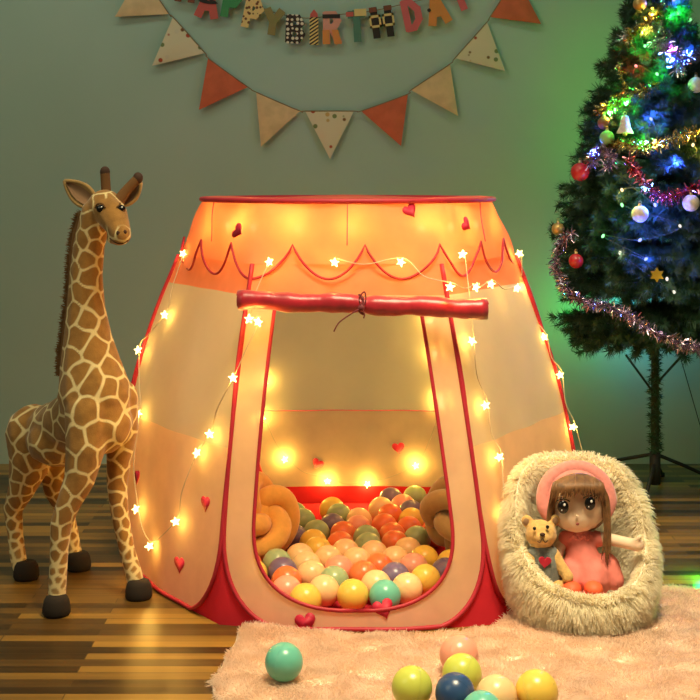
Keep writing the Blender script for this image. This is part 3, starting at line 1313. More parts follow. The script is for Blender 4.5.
# mane along the back of the neck
mp = smooth_path([g(83, 214, 2.575), g(76, 240, 2.585), g(73, 270, 2.59), g(71, 300, 2.595), g(67, 330, 2.60), g(65, 350, 2.605), g(64, 364, 2.595), g(64, 376, 2.585)], 6)
mb = MB().tube(mp, .009, 8)
mo = mb.build('mane', M['mane'], gir)
pts0 = []
for i in range(len(mp) - 1):
    for k in range(60):
        q = mp[i].lerp(mp[i + 1], random.random()) + Vector((random.uniform(-.007, .002), random.uniform(0, .008), 0))
        pts0.append(tuple(q))
pp = np.array(pts0)
st = grow(pp, np.tile(np.array((-.8, .5, .25)), (len(pp), 1)), .016, 3, .25, .1)
strands('mane_hair', st, (.0009, .0008, .0003), M['mane'], mo)

# ------------------------------------------------------------------ fluffy basket with doll and bear
BK = Vector((.436, 2.455, 0))
BZ = .012
bas = thing('fluffy_basket', 'round white faux fur basket with high back holding a doll and bear', 'basket', (BK.x, BK.y, 0))


def rim_h(a):
    """rim height around the basket: low in front, high at the back"""
    c = (1 + math.sin(a - .10)) / 2
    return float(np.interp(c, [0, .146, .46, .6, .75, .88, 1], [.055, .072, .128, .190, .240, .258, .264]))


def bwall(a, t, inner):
    hgt = rim_h(a)
    z = BZ + (.012 if inner else 0) + t * (hgt - (.012 if inner else 0))
    zz = z / .27
    r = .103 + .052 * math.sin(PI * min(1, zz * .54 + .12)) - .008 * zz - (.026 if inner else 0)
    if not inner and t < .08:
        r -= .016 * (1 - t / .08) ** 2
    return BK + Vector((math.cos(a) * r * .90, math.sin(a) * r * .88, z))


BA = [2 * PI * i / 64 for i in range(64)]
out_rows = [[bwall(a, t, False) for a in BA] for t in VR(0, 1, 12)]
in_rows = [[bwall(a, t, True) for a in BA] for t in VR(1, 0, 12)]
mid = [[(x + y) / 2 + Vector((0, 0, .012)) for x, y in zip(out_rows[-1], in_rows[0])]]
shell = out_rows + mid + in_rows
bfl = [[BK + (p - BK) * k + Vector((0, 0, in_rows[-1][0].z * (1 - k))) for p in in_rows[-1]] for k in (.7, .4, .02)]
bot = [[BK + Vector(((p - BK).x * k, (p - BK).y * k, p.z)) for p in out_rows[0]] for k in (.02, .5)]
mb = MB().grid(bot + shell + bfl, closed=True)
sh = mb.build('shell', M['felt'], bas)
smp = MB().grid(out_rows + mid + in_rows[:-2], closed=True)
p, nr = sample_surface(smp.v, smp.f, 60000)
# the outward side of every wall face
ax = p - np.array((BK.x, BK.y, 0))
rad = np.linalg.norm(ax[:, :2], axis=1)
flip = nr @ np.array((0, 0, 0.)) < -1
st = grow(p, nr, .022, 5, .36, .45, (0, 0, .0), BZ + .001, clump=.026)
inside = (nr[:, :2] * ax[:, :2]).sum(1) < 0
st[inside] = p[inside][:, None, :] + (st[inside] - p[inside][:, None, :]) * .55
strands('fur', st, (.0006, .0007, .0006, .0004, .0002), M['fur'], bas)

# doll
DY = 2.445
dc = P(578, 503, DY)
doll = thing('rag_doll', 'doll with brown hair, pink beret and coral dress sitting in fluffy basket', 'doll', (dc.x, dc.y + .02, BZ + .02))
d = lambda x, y, Y=DY: P(x, y, Y)
hrot = Euler((0, math.radians(-5), 0)).to_matrix()
blob('body', [
    [(d(579, 530, 2.46), .016), (d(579, 538, 2.462), .018), (d(580, 552, 2.465), .026), (d(582, 572, 2.475), .034), (d(583, 582, 2.48), .032)],
    [(d(584, 536, 2.462), .014), (d(602, 538, 2.455), .0125), (d(618, 541, 2.435), .0115), (d(631, 544, 2.42), .0115), (d(638, 545, 2.414), .0125)],
    [(d(631, 544, 2.42), .009), (d(637, 540, 2.408), .0048), (d(640, 537, 2.404), .004)],
    [(d(574, 536, 2.462), .014), (d(560, 545, 2.46), .0115), (d(556, 562, 2.45), .0105), (d(560, 574, 2.44), .011)],
    [(d(575, 582, 2.47), .016), (d(573, 588, 2.43), .0135), (d(572, 588, 2.41), .0125)],
    [(d(590, 582, 2.47), .016), (d(593, 588, 2.43), .0135), (d(594, 588, 2.41), .0125)],
], M['skin'], doll, .003, 5, balls=[(d(578, 504, 2.465), (.0575, .054, .0525), hrot), (d(577, 515, 2.445), (.043, .036, .033), hrot)])
for x, y, s in ((563, 507, 1.0), (590, 503.5, 1.0)):
    c = d(x, y, 2.408)
    eo = MB().sphere(c, (.0105, .005, .0125), 18, 12, Euler((0, 0, -.15 if x < 575 else .2)).to_matrix()).build('eye', M['eye'], doll)
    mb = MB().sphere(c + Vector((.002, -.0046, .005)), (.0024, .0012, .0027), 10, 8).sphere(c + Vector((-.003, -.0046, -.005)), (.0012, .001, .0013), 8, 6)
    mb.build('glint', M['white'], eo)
    MB().tube(smooth_path([c + Vector((q * .0125, -.002 + .003 * q * q, .010 + .005 * (1 - q * q))) for q in VR(-1, 1, 6)], 3), .0011, 6).build('lash', M['eye'], eo)
MB().sphere(d(577.5, 524, 2.404), (.0032, .002, .0026), 12, 8).build('mouth', M['lips'], doll)
MB().sphere(d(577, 516, 2.407), (.0028, .003, .0022), 12, 8).build('nose', M['skin'], doll)
mb = MB()
for x, y in ((562, 497), (589, 493)):
    c = d(x, y, 2.4045)
    mb.tube([c + Vector((-.007, .001, -.001)), c + Vector((0, -.0005, .001)), c + Vector((.007, .001, -.001))], .0008, 5)
mb.build('eyebrow', M['hair'], doll)
# hair: a cap over the skull, a fringe, and long side locks
mb = MB()
mb.sphere(d(578, 503, 2.478), (.060, .056, .056), 28, 16)
R2 = random.Random(3)
for i in range(46):                            # fringe
    a = -1 + 2 * i / 45
    xt = 578 + a * 26
    top = d(578 + a * 24, 474 + 9 * a * a, 2.426)
    mid_ = d(xt, 486 + 4 * a * a, 2.398 + .022 * a * a)
    endy = 494 + 12 * abs(a) ** 2.5 + R2.uniform(-3, 4)
    end = d(xt + a * 3 + R2.uniform(-2, 2), endy, 2.3985 + .027 * a * a)
    mb.tube(smooth_path([top, mid_, end], 5), [.0035, .0038, .0038, .0036, .0034, .0032, .003, .0025, .002, .0012, .0005], 6, flat=.6)
for sgn, xs, ye in ((1, (605, 611), 562), (-1, (548, 552), 548)):
    for i in range(16):
        q = R2.random()
        x = xs[0] + (xs[1] - xs[0]) * q
        y1 = ye + R2.uniform(-16, 6)
        pts = [d(578 + sgn * 22, 484, 2.432), d(x - sgn * 3, 498, 2.43 + .01 * q), d(x + sgn * R2.uniform(-2, 1), 522, 2.425 + .012 * q), d(x + R2.uniform(-4, 2), y1, 2.425)]
        sp = smooth_path(pts, 5)
        mb.tube(sp, [.0042 * (1 - .85 * (j / (len(sp) - 1)) ** 2) for j in range(len(sp))], 6, flat=.6)
mb.build('hair', M['hair'], doll)
# beret: rolled brim around the face and a soft crown behind
bc = d(576.5, 500, 2.466)
brot = Euler((math.radians(72), math.radians(-6), 0)).to_matrix()
mb = MB()
ringp = [bc + brot @ Vector((math.cos(a) * .062, math.sin(a) * .060, 0)) for a in [math.radians(-42 + 264 * i / 48) for i in range(49)]]
mb.tube(ringp, [.0145 * (1 - max(0, abs(i - 24) / 24 - .75) * 2) for i in range(49)], 14)
mb.build('beret', M['beret'], doll)
mb2 = MB().sphere(bc + brot @ Vector((0, .004, -.010)), (.064, .062, .042), 30, 16, brot)
mb2.build('beret_crown', M['beret'], doll)
# dress: bodice, skirt, sleeves
blob('dress', [
    [(d(579, 534, 2.458), .021), (d(580, 548, 2.455), .028), (d(583, 563, 2.452), .036), (d(590, 578, 2.446), .041)],
    [(d(566, 538, 2.458), .0155), (d(594, 538, 2.458), .0155), (d(600, 539, 2.456), .015)],
    [(d(606, 566, 2.455), .026), (d(614, 580, 2.445), .020)],
    [(d(572, 570, 2.44), .026), (d(574, 580, 2.425), .020)], [(d(592, 572, 2.435), .026), (d(594, 581, 2.42), .019)],
], M['dress'], doll, .003, 6)
mb = MB()
for i in range(40):
    a = 2 * PI * i / 40
    c = d(579, 535, 2.457)
    mb.sphere(c + Vector((math.cos(a) * .022, math.sin(a) * .021, .003 * math.sin(8 * a))), (.0042, .0042, .003), 8, 6)
mb.build('collar', M['dress'], doll)
for x in (572, 593.5):
    mb = MB().sphere(d(x, 589, 2.395), (.0175, .021, .0145), 18, 12)
    so = mb.build('shoe', M['shoe'], doll)
    MB().tube([d(x, 589, 2.395) + Vector((math.cos(a) * .0178, math.sin(a) * .0213, -.007)) for a in VR(0, 2 * PI, 24)], .0016, 6).build('sole_trim', M['dress'], so)

# bear
by = 2.425
bd = lambda x, y, Y=by: P(x, y, Y)
bear = thing('teddy_bear', 'small golden teddy bear in a grey top with a red heart, beside doll', 'plush toy', (bd(545, 560).x, by, BZ + .02))
br = Euler((0, math.radians(6), 0)).to_matrix()
bb = blob('body', [
    [(bd(542, 551), .020), (bd(545, 565), .027), (bd(546, 577), .028)],
    [(bd(533, 553, 2.42), .0105), (bd(528, 566, 2.412), .010), (bd(528, 573, 2.408), .011)],
    [(bd(554, 553, 2.42), .0105), (bd(562, 567, 2.408), .010), (bd(568, 577, 2.40), .0115)],
    [(bd(536, 582, 2.43), .013), (bd(533, 586, 2.40), .012)], [(bd(556, 583, 2.43), .013), (bd(558, 587, 2.40), .012)],
], M['bear'], bear, .0028, 5, balls=[(bd(541, 534), (.0305, .028, .0275), br), (bd(542.5, 538, 2.402), (.0145, .013, .0115), br),
                                    (bd(527, 521, 2.43), (.0115, .007, .0125)), (bd(555, 520, 2.43), (.0105, .007, .0115))])
for x, y in ((534.5, 528.5), (547.5, 527)):
    MB().sphere(bd(x, y, 2.3995), (.0034, .003, .0036), 12, 8).build('eye', M['eye'], bear)
MB().sphere(bd(542.5, 534.5, 2.3905), (.005, .004, .0036), 12, 8).build('nose', M['muzzle'], bear)
MB().tube(smooth_path([bd(537.5, 541, 2.393), bd(540, 542.5, 2.3895), bd(542.3, 538.5, 2.388), bd(545, 542.5, 2.3895), bd(547.5, 540.5, 2.393)], 4), .0009, 5).build('mouth', M['muzzle'], bear)
for x, y in ((526.5, 522), (555.5, 521)):
    MB().sphere(bd(x, y, 2.4255), (.0065, .003, .0075), 12, 8).build('ear_lining', M['ear_in'], bear)
v = blob('top', [[(bd(542, 551.5), .0225), (bd(545, 565), .0298), (bd(546, 577), .0305)], [(bd(534, 553, 2.42), .013), (bd(552, 553, 2.42), .013)]], M['vest'], bear, .0028, 5)
hp = bd(545, 562, 2.3935)
MB().prism([hp + Vector((x, .0012 * 0 + (y * -.05), y)) for x, y in heart2d(.0125, -.1)], Vector((0, .004, 0))).build('heart_patch', M['heart'], v, smooth=False)

# ------------------------------------------------------------------ wall decorations
WY = WALL_Y - .012
pm = print_mat()
cr = pbr('cream_pennant', (.72, .50, .27), .85)
rd = pbr('red_pennant', (.62, .13, .055), .85)
bunt = thing('pennant_bunting', 'sagging bunting of cream, red and printed triangles on the wall', 'bunting', P(330, 111, WY))
PEN = [((141, -28), (169, 14), (115, 17), cr), ((173, 17), (205, 53), (152, 66), pm), ((208, 58), (248, 87), (199, 110), rd), ((256, 92), (300, 111), (261, 147), cr),
       ((305, 111), (354, 111), (330, 159), pm), ((361, 111), (408, 94), (401, 146), rd), ((411, 90), (450, 64), (458, 116), cr), ((455, 58), (487, 22), (505, 71), pm), ((490, 17), (516, -24), (541, 24), rd)]
cordp = []
for a, b, c, m in PEN:
    A, B, C = P(*a, WY), P(*b, WY), P(*c, WY - .004)
    cordp += [A, B]
    # a cloth triangle, slightly curled, with a folded hem over the cord
    rows = []
    for i in range(9):
        t = i / 8
        l, r = A.lerp(C, t), B.lerp(C, t)
        rows.append([l.lerp(r, s) + Vector((0, -.004 * math.sin(PI * t) * math.sin(PI * s) - .003 * t, 0)) for s in VR(0, 1, 8)])
    mb = MB().grid(rows)
    bk = [[q + Vector((0, .0016, 0)) for q in r] for r in rows]
    mb.grid([r[::-1] for r in bk])
    edge = [r[0] for r in rows] + [r[-1] for r in rows[::-1]]
    edgeb = [r[0] for r in bk] + [r[-1] for r in bk[::-1]]
    mb.grid([edge, edgeb], closed=True)
    pn = mb.build('pennant', m, bunt)
    pn['label'] = {'cream_pennant': 'plain cream pennant', 'red_pennant': 'red pennant', 'printed_pennant': 'pennant printed with small coloured flecks'}[m.name]
MB().tube(smooth_path(cordp, 4), .0017, 6).build('cord', M['twine'], bunt)

ban = thing('letter_banner', 'HAPPY BIRTHDAY banner of patterned cut-out letters strung on the wall', 'banner', P(330, 20, WY))
SEG = {  # strokes in a 0..1 box: (x0, y0, x1, y1)
    'H': [(.1, 0, .1, 1), (.9, 0, .9, 1), (.1, .5, .9, .5)],
    'A': [(.02, 0, .5, 1), (.98, 0, .5, 1), (.2, .35, .8, .35)],
    'P': [(.12, 0, .12, 1), (.12, .97, .65, .97), (.65, .97, .9, .73), (.9, .73, .65, .47), (.65, .47, .12, .47)],
    'Y': [(.5, 0, .5, .5), (.5, .5, .05, 1), (.5, .5, .95, 1)],
    'B': [(.12, 0, .12, 1), (.12, .97, .65, .97), (.65, .97, .86, .75), (.86, .75, .65, .53), (.65, .53, .12, .53), (.65, .53, .93, .28), (.93, .28, .68, .03), (.68, .03, .12, .03)],
    'I': [(.5, 0, .5, 1)],
    'R': [(.12, 0, .12, 1), (.12, .97, .65, .97), (.65, .97, .9, .75), (.9, .75, .65, .52), (.65, .52, .12, .52), (.5, .5, .92, 0)],
    'T': [(.5, 0, .5, 1), (.02, .92, .98, .92)],
    'D': [(.12, 0, .12, 1), (.12, .97, .5, .97), (.5, .97, .9, .68), (.9, .68, .9, .32), (.9, .32, .5, .03), (.5, .03, .12, .03)],
}


def flat(name, c):
    return pbr(name, c, .75, var=.03)


LM = dict(brown=flat('card_brown', (.20, .06, .03)), red=flat('card_red', (.56, .10, .08)), green=flat('card_green', (.05, .26, .09)), olive=flat('card_olive', (.26, .21, .07)),
          pink=flat('card_pink', (.62, .12, .13)), rose=flat('card_rose', (.70, .30, .22)), orange=flat('card_orange', (.70, .25, .06)), black=flat('card_black', (.02, .015, .012)),
          yellow=flat('card_yellow', (.72, .52, .20)), teal=flat('card_teal', (.08, .20, .14)), cream=flat('card_cream', (.78, .66, .45)),
          leopard=pattern_mat('card_leopard', 'blots', (.16, .06, .02), (.78, .52, .20), 85, thr=.36),
          dots=pattern_mat('card_dots', 'dots', (.80, .68, .52), (.03, .015, .012), 72, thr=.34),
          stripe=pattern_mat('card_stripes', 'stripes', (.03, .02, .015), (.75, .55, .18), 36, angle=.6))
MM_PX = WY / F


def letter(ch, x, y, w, h, ang, mat, sw=.30, extras=()):
    """cut-out card letter centred at (x, y) px of the wall, w x h px"""
    c = P(x, y, WY - .006)
    rot = Matrix.Rotation(-math.radians(ang), 3, 'Y')
    W, Hh = w * MM_PX * .99, h * MM_PX * .95
    s = sw * W
    mb = MB()

    def pt(u, v):
        return Vector(((u - .5) * (W - s * .9), 0, (v - .5) * (Hh - s * .6)))
    for q, (u0, v0, u1, v1) in enumerate(SEG[ch]):
        a, b = pt(u0, v0), pt(u1, v1)
        if ch == 'I':
            a, b = Vector((0, 0, -Hh / 2)), Vector((0, 0, Hh / 2))
            s = W
        dr = (b - a).normalized()
        pr = Vector((dr.z, 0, -dr.x)) * s / 2
        ex = dr * s * .28 if ch != 'I' else dr * 0
        y_ = Vector((0, -.0025 - .00008 * q, 0))
        mb.prism([c + rot @ (k + y_) for k in (a - ex + pr, a - ex - pr, b + ex - pr, b + ex + pr)], Vector((0, .0045, 0)))
    lo = mb.build('letter_card', mat, ban, smooth=False)
    lo['label'] = 'letter ' + ch
    for nm, m, shapes in extras:
        mb = MB()
        for poly in shapes:
            mb.prism([c + rot @ Vector((u * W, -.0045, v * Hh)) for u, v in poly], Vector((0, .0016, 0)))
        mb.build(nm, m, lo, smooth=False)
    return c


def rect(u0, v0, u1, v1):
    return [(u0, v0), (u1, v0), (u1, v1), (u0, v1)]


mus = [(-.42, .02), (-.3, .10), (-.12, .13), (0, .07), (.12, .13), (.3, .10), (.42, .02), (.2, -.02), (0, -.03), (-.2, -.02)]
letter('H', 186, -13, 23, 32, -6, LM['brown'])
letter('A', 208, 3, 24, 32, -8, LM['red'], .34, [('moustache', LM['black'], [mus])])
letter('P', 232, 3, 22, 32, -10, LM['green'], .36)
letter('P', 253, 14, 22, 31, -12, LM['leopard'], .36)
letter('Y', 273, 22, 22, 28, -8, LM['olive'], .36)
letter('B', 295, 29, 22, 29, -2, LM['dots'], .32)
letter('I', 314, 31, 9, 29, 0, LM['stripe'], 1, [('flame', LM['red'], [[(-.45, .5), (.45, .5), (.4, .62), (0, .78), (-.4, .62)]])])
letter('R', 332, 28, 21, 34, 1, LM['rose'], .34, [('dark_band', LM['black'], [rect(-.45, .30, .40, .42)]), ('trousers', LM['orange'], [rect(-.46, -.5, -.12, -.06), [(.10, -.5), (.46, -.5), (.30, -.06), (-.02, -.06)]])])
letter('T', 357, 26, 21, 34, 3, LM['teal'], .36, [('bow', LM['yellow'], [rect(-.10, .30, .48, .52)]), ('bow', LM['red'], [rect(-.5, .30, -.14, .44)])])
fr = []
for u in (-.52, .04):
    fr += [rect(u, .16, u + .48, .24), rect(u, -.16, u + .48, -.08), rect(u, -.16, u + .08, .24), rect(u + .40, -.16, u + .48, .24)]
letter('H', 382, 22, 24, 33, 8, LM['black'], .30, [('spectacles', LM['yellow'], fr), ('red_patch', LM['brown'], [rect(-.48, .34, -.16, .50)]), ('red_patch', LM['brown'], [rect(.16, .34, .48, .50)])])
letter('D', 412, 15, 22, 33, 12, LM['pink'], .32)
letter('A', 437, 9, 24, 33, 14, LM['orange'], .34, [('button', LM['black'], [[(-.34 + .08 * math.cos(q), .02 + .06 * math.sin(q)) for q in VR(0, 5.6, 8)]])])
letter('Y', 459, -4, 22, 32, 22, LM['pink'], .32)
MB().tube(smooth_path([P(x, y, WY) for x, y in ((150, -40), (186, -22), (208, -9), (232, -6), (253, 4), (273, 12), (295, 17), (314, 18), (332, 15), (357, 13), (382, 9), (412, 2), (437, -4), (462, -14), (500, -40))], 5), .0014, 6).build('cord', M['twine'], ban)

# ------------------------------------------------------------------ christmas tree
TT = Vector(((655 - CX) * 3.42 / F, 3.42, 0))
tree = thing('christmas_tree', 'dark green artificial christmas tree on a metal stand against the wall', 'christmas tree', TT)
RZ = [(.34, .10), (.38, .235), (.46, .27), (.59, .28), (.72, .26), (.86, .23), (1.04, .165), (1.17, .118), (1.30, .07), (1.45, .02), (1.5, .0)]


def tree_r(z):
    return float(np.interp(z, [a for a, b in RZ], [b for a, b in RZ]))


mb = MB()
tr_pts = [TT + Vector((0, 0, z)) for z in VR(.03, 1.46, 24)]
mb.tube(tr_pts, [.0115 - .006 * i / 24 for i in range(25)], 10)
tk = mb.build('trunk', M['bark'], tree)
for (ex, ey, z0, z1) in ((-.20, .25, .11, .0), (.20, .12, .11, .0), (-.05, -.10, .09, .0), (.07, .22, .09, .0)):
    a, b = TT + Vector((0, 0, z0)), TT + Vector((ex, ey, .006))
    lg = MB().tube([a, a.lerp(b, .5) + Vector((0, 0, .004)), b + Vector((0, 0, .004)), b], [.0048, .0048, .0045, .004], 8).build('stand_leg', M['iron'], tree)
    MB().lathe((b.x, b.y, 0), [(.001, .0005), (.009, .0005), (.009, .010), (.001, .014)], 12).build('foot_cap', M['iron'], lg)
MB().lathe(TT, [(.011, .03), (.0145, .03), (.0145, .115), (.011, .115)], 16).build('stand_sleeve', M['iron'], tree)

nv, nf = [], []
stems = MB()
RT = random.Random(11)


def needle_quads(p, q, dens, ln, mb_):
    """needles round a twig from p to q"""
    ax_ = (q - p)
    L = ax_.length
    if L < 1e-5:
        return
    ax_.normalize()
    o1 = ax_.orthogonal().normalized()
    o2 = ax_.cross(o1)
    for i in range(int(L * dens)):
        t = RT.random()
        a = RT.uniform(0, 2 * PI)
        rd_ = (o1 * math.cos(a) + o2 * math.sin(a))
        dr = (rd_ + ax_ * RT.uniform(.25, .8)).normalized()
        b = p.lerp(q, t)
        e_ = b + dr * ln * RT.uniform(.7, 1.15)
        w = dr.cross(rd_ + Vector((.3, .2, .1))).normalized() * .0014
        o_ = len(mb_.v)
        mb_.v += [tuple(b + w), tuple(b - w), tuple(e_)]
        mb_.f.append((o_, o_ + 1, o_ + 2))
        mb_.m.append(0)


fol = MB()
z = .40
while z < 1.44:
    R = tree_r(z)
    nb = max(5, int((8 + R * 42) * (1.9 if z < .45 else 1.15)))
    for i in range(nb):
        a = 2 * PI * (i + RT.random() * .7) / nb
        rr = R * RT.uniform(.82, 1.02)
        zz = z + RT.uniform(-.02, .02)
        s = TT + Vector((0, 0, zz + .03))
        e_ = TT + Vector((math.cos(a) * rr, math.sin(a) * rr, zz - .01 + .03 * (z > .5)))
        if e_.y > WALL_Y - .03:
            e_.y = WALL_Y - .03
        m_ = s.lerp(e_, .55) + Vector((0, 0, .022))
        path = smooth_path([s, m_, e_], 4)
        stems.tube(path, [.003 * (1 - .7 * j / (len(path) - 1)) for j in range(len(path))], 5)
        for j in range(2, len(path) - 1):
            needle_quads(path[j], path[j + 1], 2400, .026, fol)
        for sg in (-1, 1):                        # side twigs
            for fr_ in (.45, .72):
                b = s.lerp(e_, fr_) + Vector((0, 0, .018))
                dirv = (e_ - s)
                dirv.z = 0
                L = dirv.length * .34
                if L < .02:
                    continue
                dirv.normalize()
                sd = Vector((-dirv.y, dirv.x, 0)) * sg
                t_ = b + (dirv * .75 + sd * .65) * L
                t_.y = min(t_.y, WALL_Y - .03)
                stems.tube([b, t_], [.002, .001], 4)
                needle_quads(b, t_, 2200, .025, fol)
    z += .052
for (bx, by_, bz, z0) in ((-.085, -.04, .375, .265), (.085, -.04, .40, .29)):     # bare wire arms under the lowest tier
    stems.tube([TT + Vector((0, 0, z0)), TT + Vector((bx, by_, bz))], .0032, 6)
for i in range(420):                             # short needles wrapped round the trunk
    zz = RT.uniform(.10, .42)
    a = RT.uniform(0, 2 * PI)
    b = TT + Vector((math.cos(a) * .010, math.sin(a) * .010, zz))
    needle_quads(b, b + Vector((math.cos(a) * .004, math.sin(a) * .004, .004)), 700, .016, fol)
stems.build('branch_wires', M['bark'], tree)
fol.build('needle_foliage', M['needle'], tree, smooth=False)


def tree_pt(px, py, k=1.0, out=0.0):
    Y = TT.y - .1
    for _ in range(12):
        p = P(px, py, Y)
        R = tree_r(p.z) * k + out
        dx = p.x - TT.x
        Y = TT.y - math.sqrt(max(0, R * R - dx * dx))
    return P(px, py, Y)


def tinsel(label, path, mat, n, ln=.024):
    pts = smooth_path([tree_pt(x, y, 1.0, .006) for x, y in path], 10)
    mb = MB().tube(pts, .0016, 5)
    Ls = [0]
    for i in range(1, len(pts)):
        Ls.append(Ls[-1] + (pts[i] - pts[i - 1]).length)
    for _ in range(int(Ls[-1] * n)):
        s = RT.random() * Ls[-1]
        i = max(1, next(q for q in range(len(Ls)) if Ls[q] >= s))
        b = pts[i - 1].lerp(pts[i], (s - Ls[i - 1]) / max(1e-6, Ls[i] - Ls[i - 1]))
        dr = Vector((RT.gauss(0, 1), RT.gauss(0, 1), RT.gauss(0, 1))).normalized()
        w = dr.orthogonal().normalized()
        w = Quaternion(dr, RT.uniform(0, 6.28)) @ w * .0014
        L = ln * RT.uniform(.6, 1.1)
        mid__ = b + dr * L * .55 + Vector((0, 0, -.001))
        e__ = b + dr * L + Vector((0, 0, -.004))
        mb.add([b - w, b + w, mid__ + w, mid__ - w, e__ + w * .7, e__ - w * .7], [(0, 1, 2, 3), (3, 2, 4, 5)])
    o = mb.build('tinsel_garland', mat, None, smooth=False)
    recenter(o, pts[0])
    return tag(o, label, 'tinsel', 'tinsel garlands on the christmas tree')


tinsel('lilac and silver tinsel garland swagging across the lowest tier of tree', [(572, 232), (558, 248), (556, 268), (567, 290), (586, 302), (608, 306), (630, 316), (652, 330), (676, 341), (712, 352)], M['t_purple'], 2600)
tinsel('gold tinsel garland across the tree just below the white bell', [(588, 158), (602, 148), (622, 143), (642, 147), (662, 143), (684, 134), (712, 128)], M['t_gold'], 2600)
tinsel('red tinsel garland dipping below the strong blue light on tree', [(628, 158), (637, 172), (650, 188), (664, 196), (682, 192), (712, 180)], M['t_red'], 2600)
tinsel('short gold tinsel garland around the green lights above white bell', [(598, 112), (610, 106), (624, 100), (640, 92), (655, 84)], M['t_gold'], 3600, .024)
tinsel('silver tinsel garland near the top edge of the photo on tree', [(622, 40), (636, 28), (652, 22), (664, 34), (670, 50), (682, 58), (700, 54), (716, 48)], M['t_silver'], 4200)
tinsel('gold tinsel loop beside the red bulb on tree edge', [(618, 62), (622, 76), (626, 88), (616, 96)], M['t_gold'], 1500, .016)


def bauble(label, px, py, rpx, mat, hook=True):
    p = tree_pt(px, py, 1.0, .012)
    r = rpx * p.y / F
    t = thing('christmas_bauble', label, 'bauble', p, 'baubles on the christmas tree')
    MB().sphere(p, r, 20, 14).build('globe', mat, t)
    mb = MB().lathe(p + Vector((0, 0, r * .95)), [(.001, .006), (.004, .006), (.0045, 0), (.0045, -.002)], 10)
    mb.tube([p + Vector((.003 * math.cos(a), 0, r + .008 + .003 * math.sin(a))) for a in VR(0, 2 * PI, 10)], .0006, 5)
    mb.build('cap', M['cap_gold'], t)
    return t


tinsel('short gold tinsel tuft by the yellow lights near tree top', [(628, 40), (638, 30), (648, 24), (656, 16), (662, 6)], M['t_gold'], 4200, .026)
tinsel('short silver tinsel tuft around the violet light high on tree', [(655, 40), (663, 47), (672, 52), (680, 62), (676, 70)], M['t_silver'], 5200, .028)
tinsel('short lilac tinsel tuft beside the red bauble, under blue light', [(590, 166), (597, 155), (604, 148), (612, 158), (606, 168)], M['t_purple'], 3600, .024)
bauble('white glittered bauble hanging mid-tree, over the dark lower branches', 640, 214, 8.5, M['b_white'])
bauble('white bauble at the photo edge beside red tinsel', 691, 203, 8.5, M['b_white'])
bauble('white bauble high on the tree by the photo edge', 696, 85, 8, M['b_white'])
bauble('glossy red bauble at the end of a branch beside gold tinsel', 580, 172, 9.5, M['b_red'])
bauble('red bauble among the lilac tinsel on the lowest tier', 576, 261, 7.5, M['b_red'])
bauble('gold bauble on the outermost low branch near the tent', 558, 229, 6.5, M['b_gold'])
bauble('pale green bauble hanging below the white bell', 607, 138, 7.5, M['b_green'])
bauble('brown bauble hanging beside the white bell', 604, 123, 6.5, M['b_brown'])
bauble('gold bauble at the top of the photo on tree edge', 640, 4, 7, M['b_gold'])
# white bell
p = tree_pt(625, 126, 1.0, .014)
s = p.y / F
bell = thing('bell_ornament', 'small white bell ornament hanging below green lights on tree', 'ornament', p)
MB().lathe(p, [(.001, 11 * s), (3.2 * s, 10 * s), (4.6 * s, 5 * s), (5.6 * s, -1 * s), (8.2 * s, -6 * s), (8.4 * s, -7.5 * s), (7 * s, -7.5 * s), (4 * s, 2 * s), (.001, 6 * s)], 20).build('dome', M['b_white'], bell)
MB().sphere(p + Vector((0, 0, -8 * s)), 2.4 * s, 12, 8).build('clapper', M['cap_gold'], bell)
MB().tube([p + Vector((.004 * math.cos(a), 0, 11 * s + .004 + .004 * math.sin(a))) for a in VR(0, 2 * PI, 10)], .0008, 5).build('hanger', M['cap_gold'], bell)
# gold star ornament
p = tree_pt(657, 275, 1.0, .012)
so = []
for i in range(12):
    r = (7.5 if i % 2 == 0 else 4.3) * p.y / F
    so.append(p + Vector((r * math.sin(PI * i / 6), 0, r * math.cos(PI * i / 6))))
o = MB().prism(so, Vector((0, .006, 0))).build('star_ornament', pbr('star_gold', (.85, .55, .06), .25, metal=.6), smooth=False)
recenter(o, p)
tag(o, 'small golden star ornament hanging low on the dark tree', 'ornament')

# coloured string lights of the tree
LEDC = dict(g=(.02, 1, .10), b=(.03, .08, 1), y=(1, .62, .08), r=(1, .03, .02), m=(.75, .08, .9), c=(.05, .55, 1), w=(1, .85, .65))
LEDM = {k: emit('led_' + {'g': 'green', 'b': 'blue', 'y': 'yellow', 'r': 'red', 'm': 'violet', 'c': 'cyan', 'w': 'white'}[k], tuple(.55 * x + .45 * max(c) * .55 for x in c), 2.6 if k != 'w' else 1.5) for k, c in LEDC.items()}
bulb = MB().sphere((0, 0, 0), (.0036, .0036, .0055), 12, 8)
LEDS = [('b', 674, 0, 1.2), ('y', 653, 15, .8), ('g', 670, 17, 1.1), ('g', 678, 13, .7), ('y', 646, 30, 1.1), ('g', 645, 46, .9), ('m', 669, 50, 1.3), ('b', 671, 59, 1.3), ('b', 684, 52, .6), ('r', 636, 66, .7), ('g', 657, 74, 1.1),
        ('g', 628, 101, 1.2), ('g', 615, 109, 1.2), ('y', 612, 118, .4), ('b', 651, 119, .9), ('b', 598, 151, 1.1), ('g', 642, 142, .9), ('y', 655, 141, .6), ('b', 675, 162, 1.6), ('c', 645, 189, .7), ('y', 622, 190, .5), ('b', 655, 205, .9),
        ('g', 603, 236, .1), ('g', 622, 205, .1), ('w', 620, 253, .06), ('w', 680, 226, .06), ('b', 646, 259, .5), ('w', 674, 292, .06), ('b', 640, 240, .6), ('g', 690, 20, .6), ('w', 667, 279, .03), ('y', 693, 145, .5)]
tl = thing('string_lights', 'coloured string lights wound around the christmas tree', 'string lights', TT)
LED_W = .5
lp = []
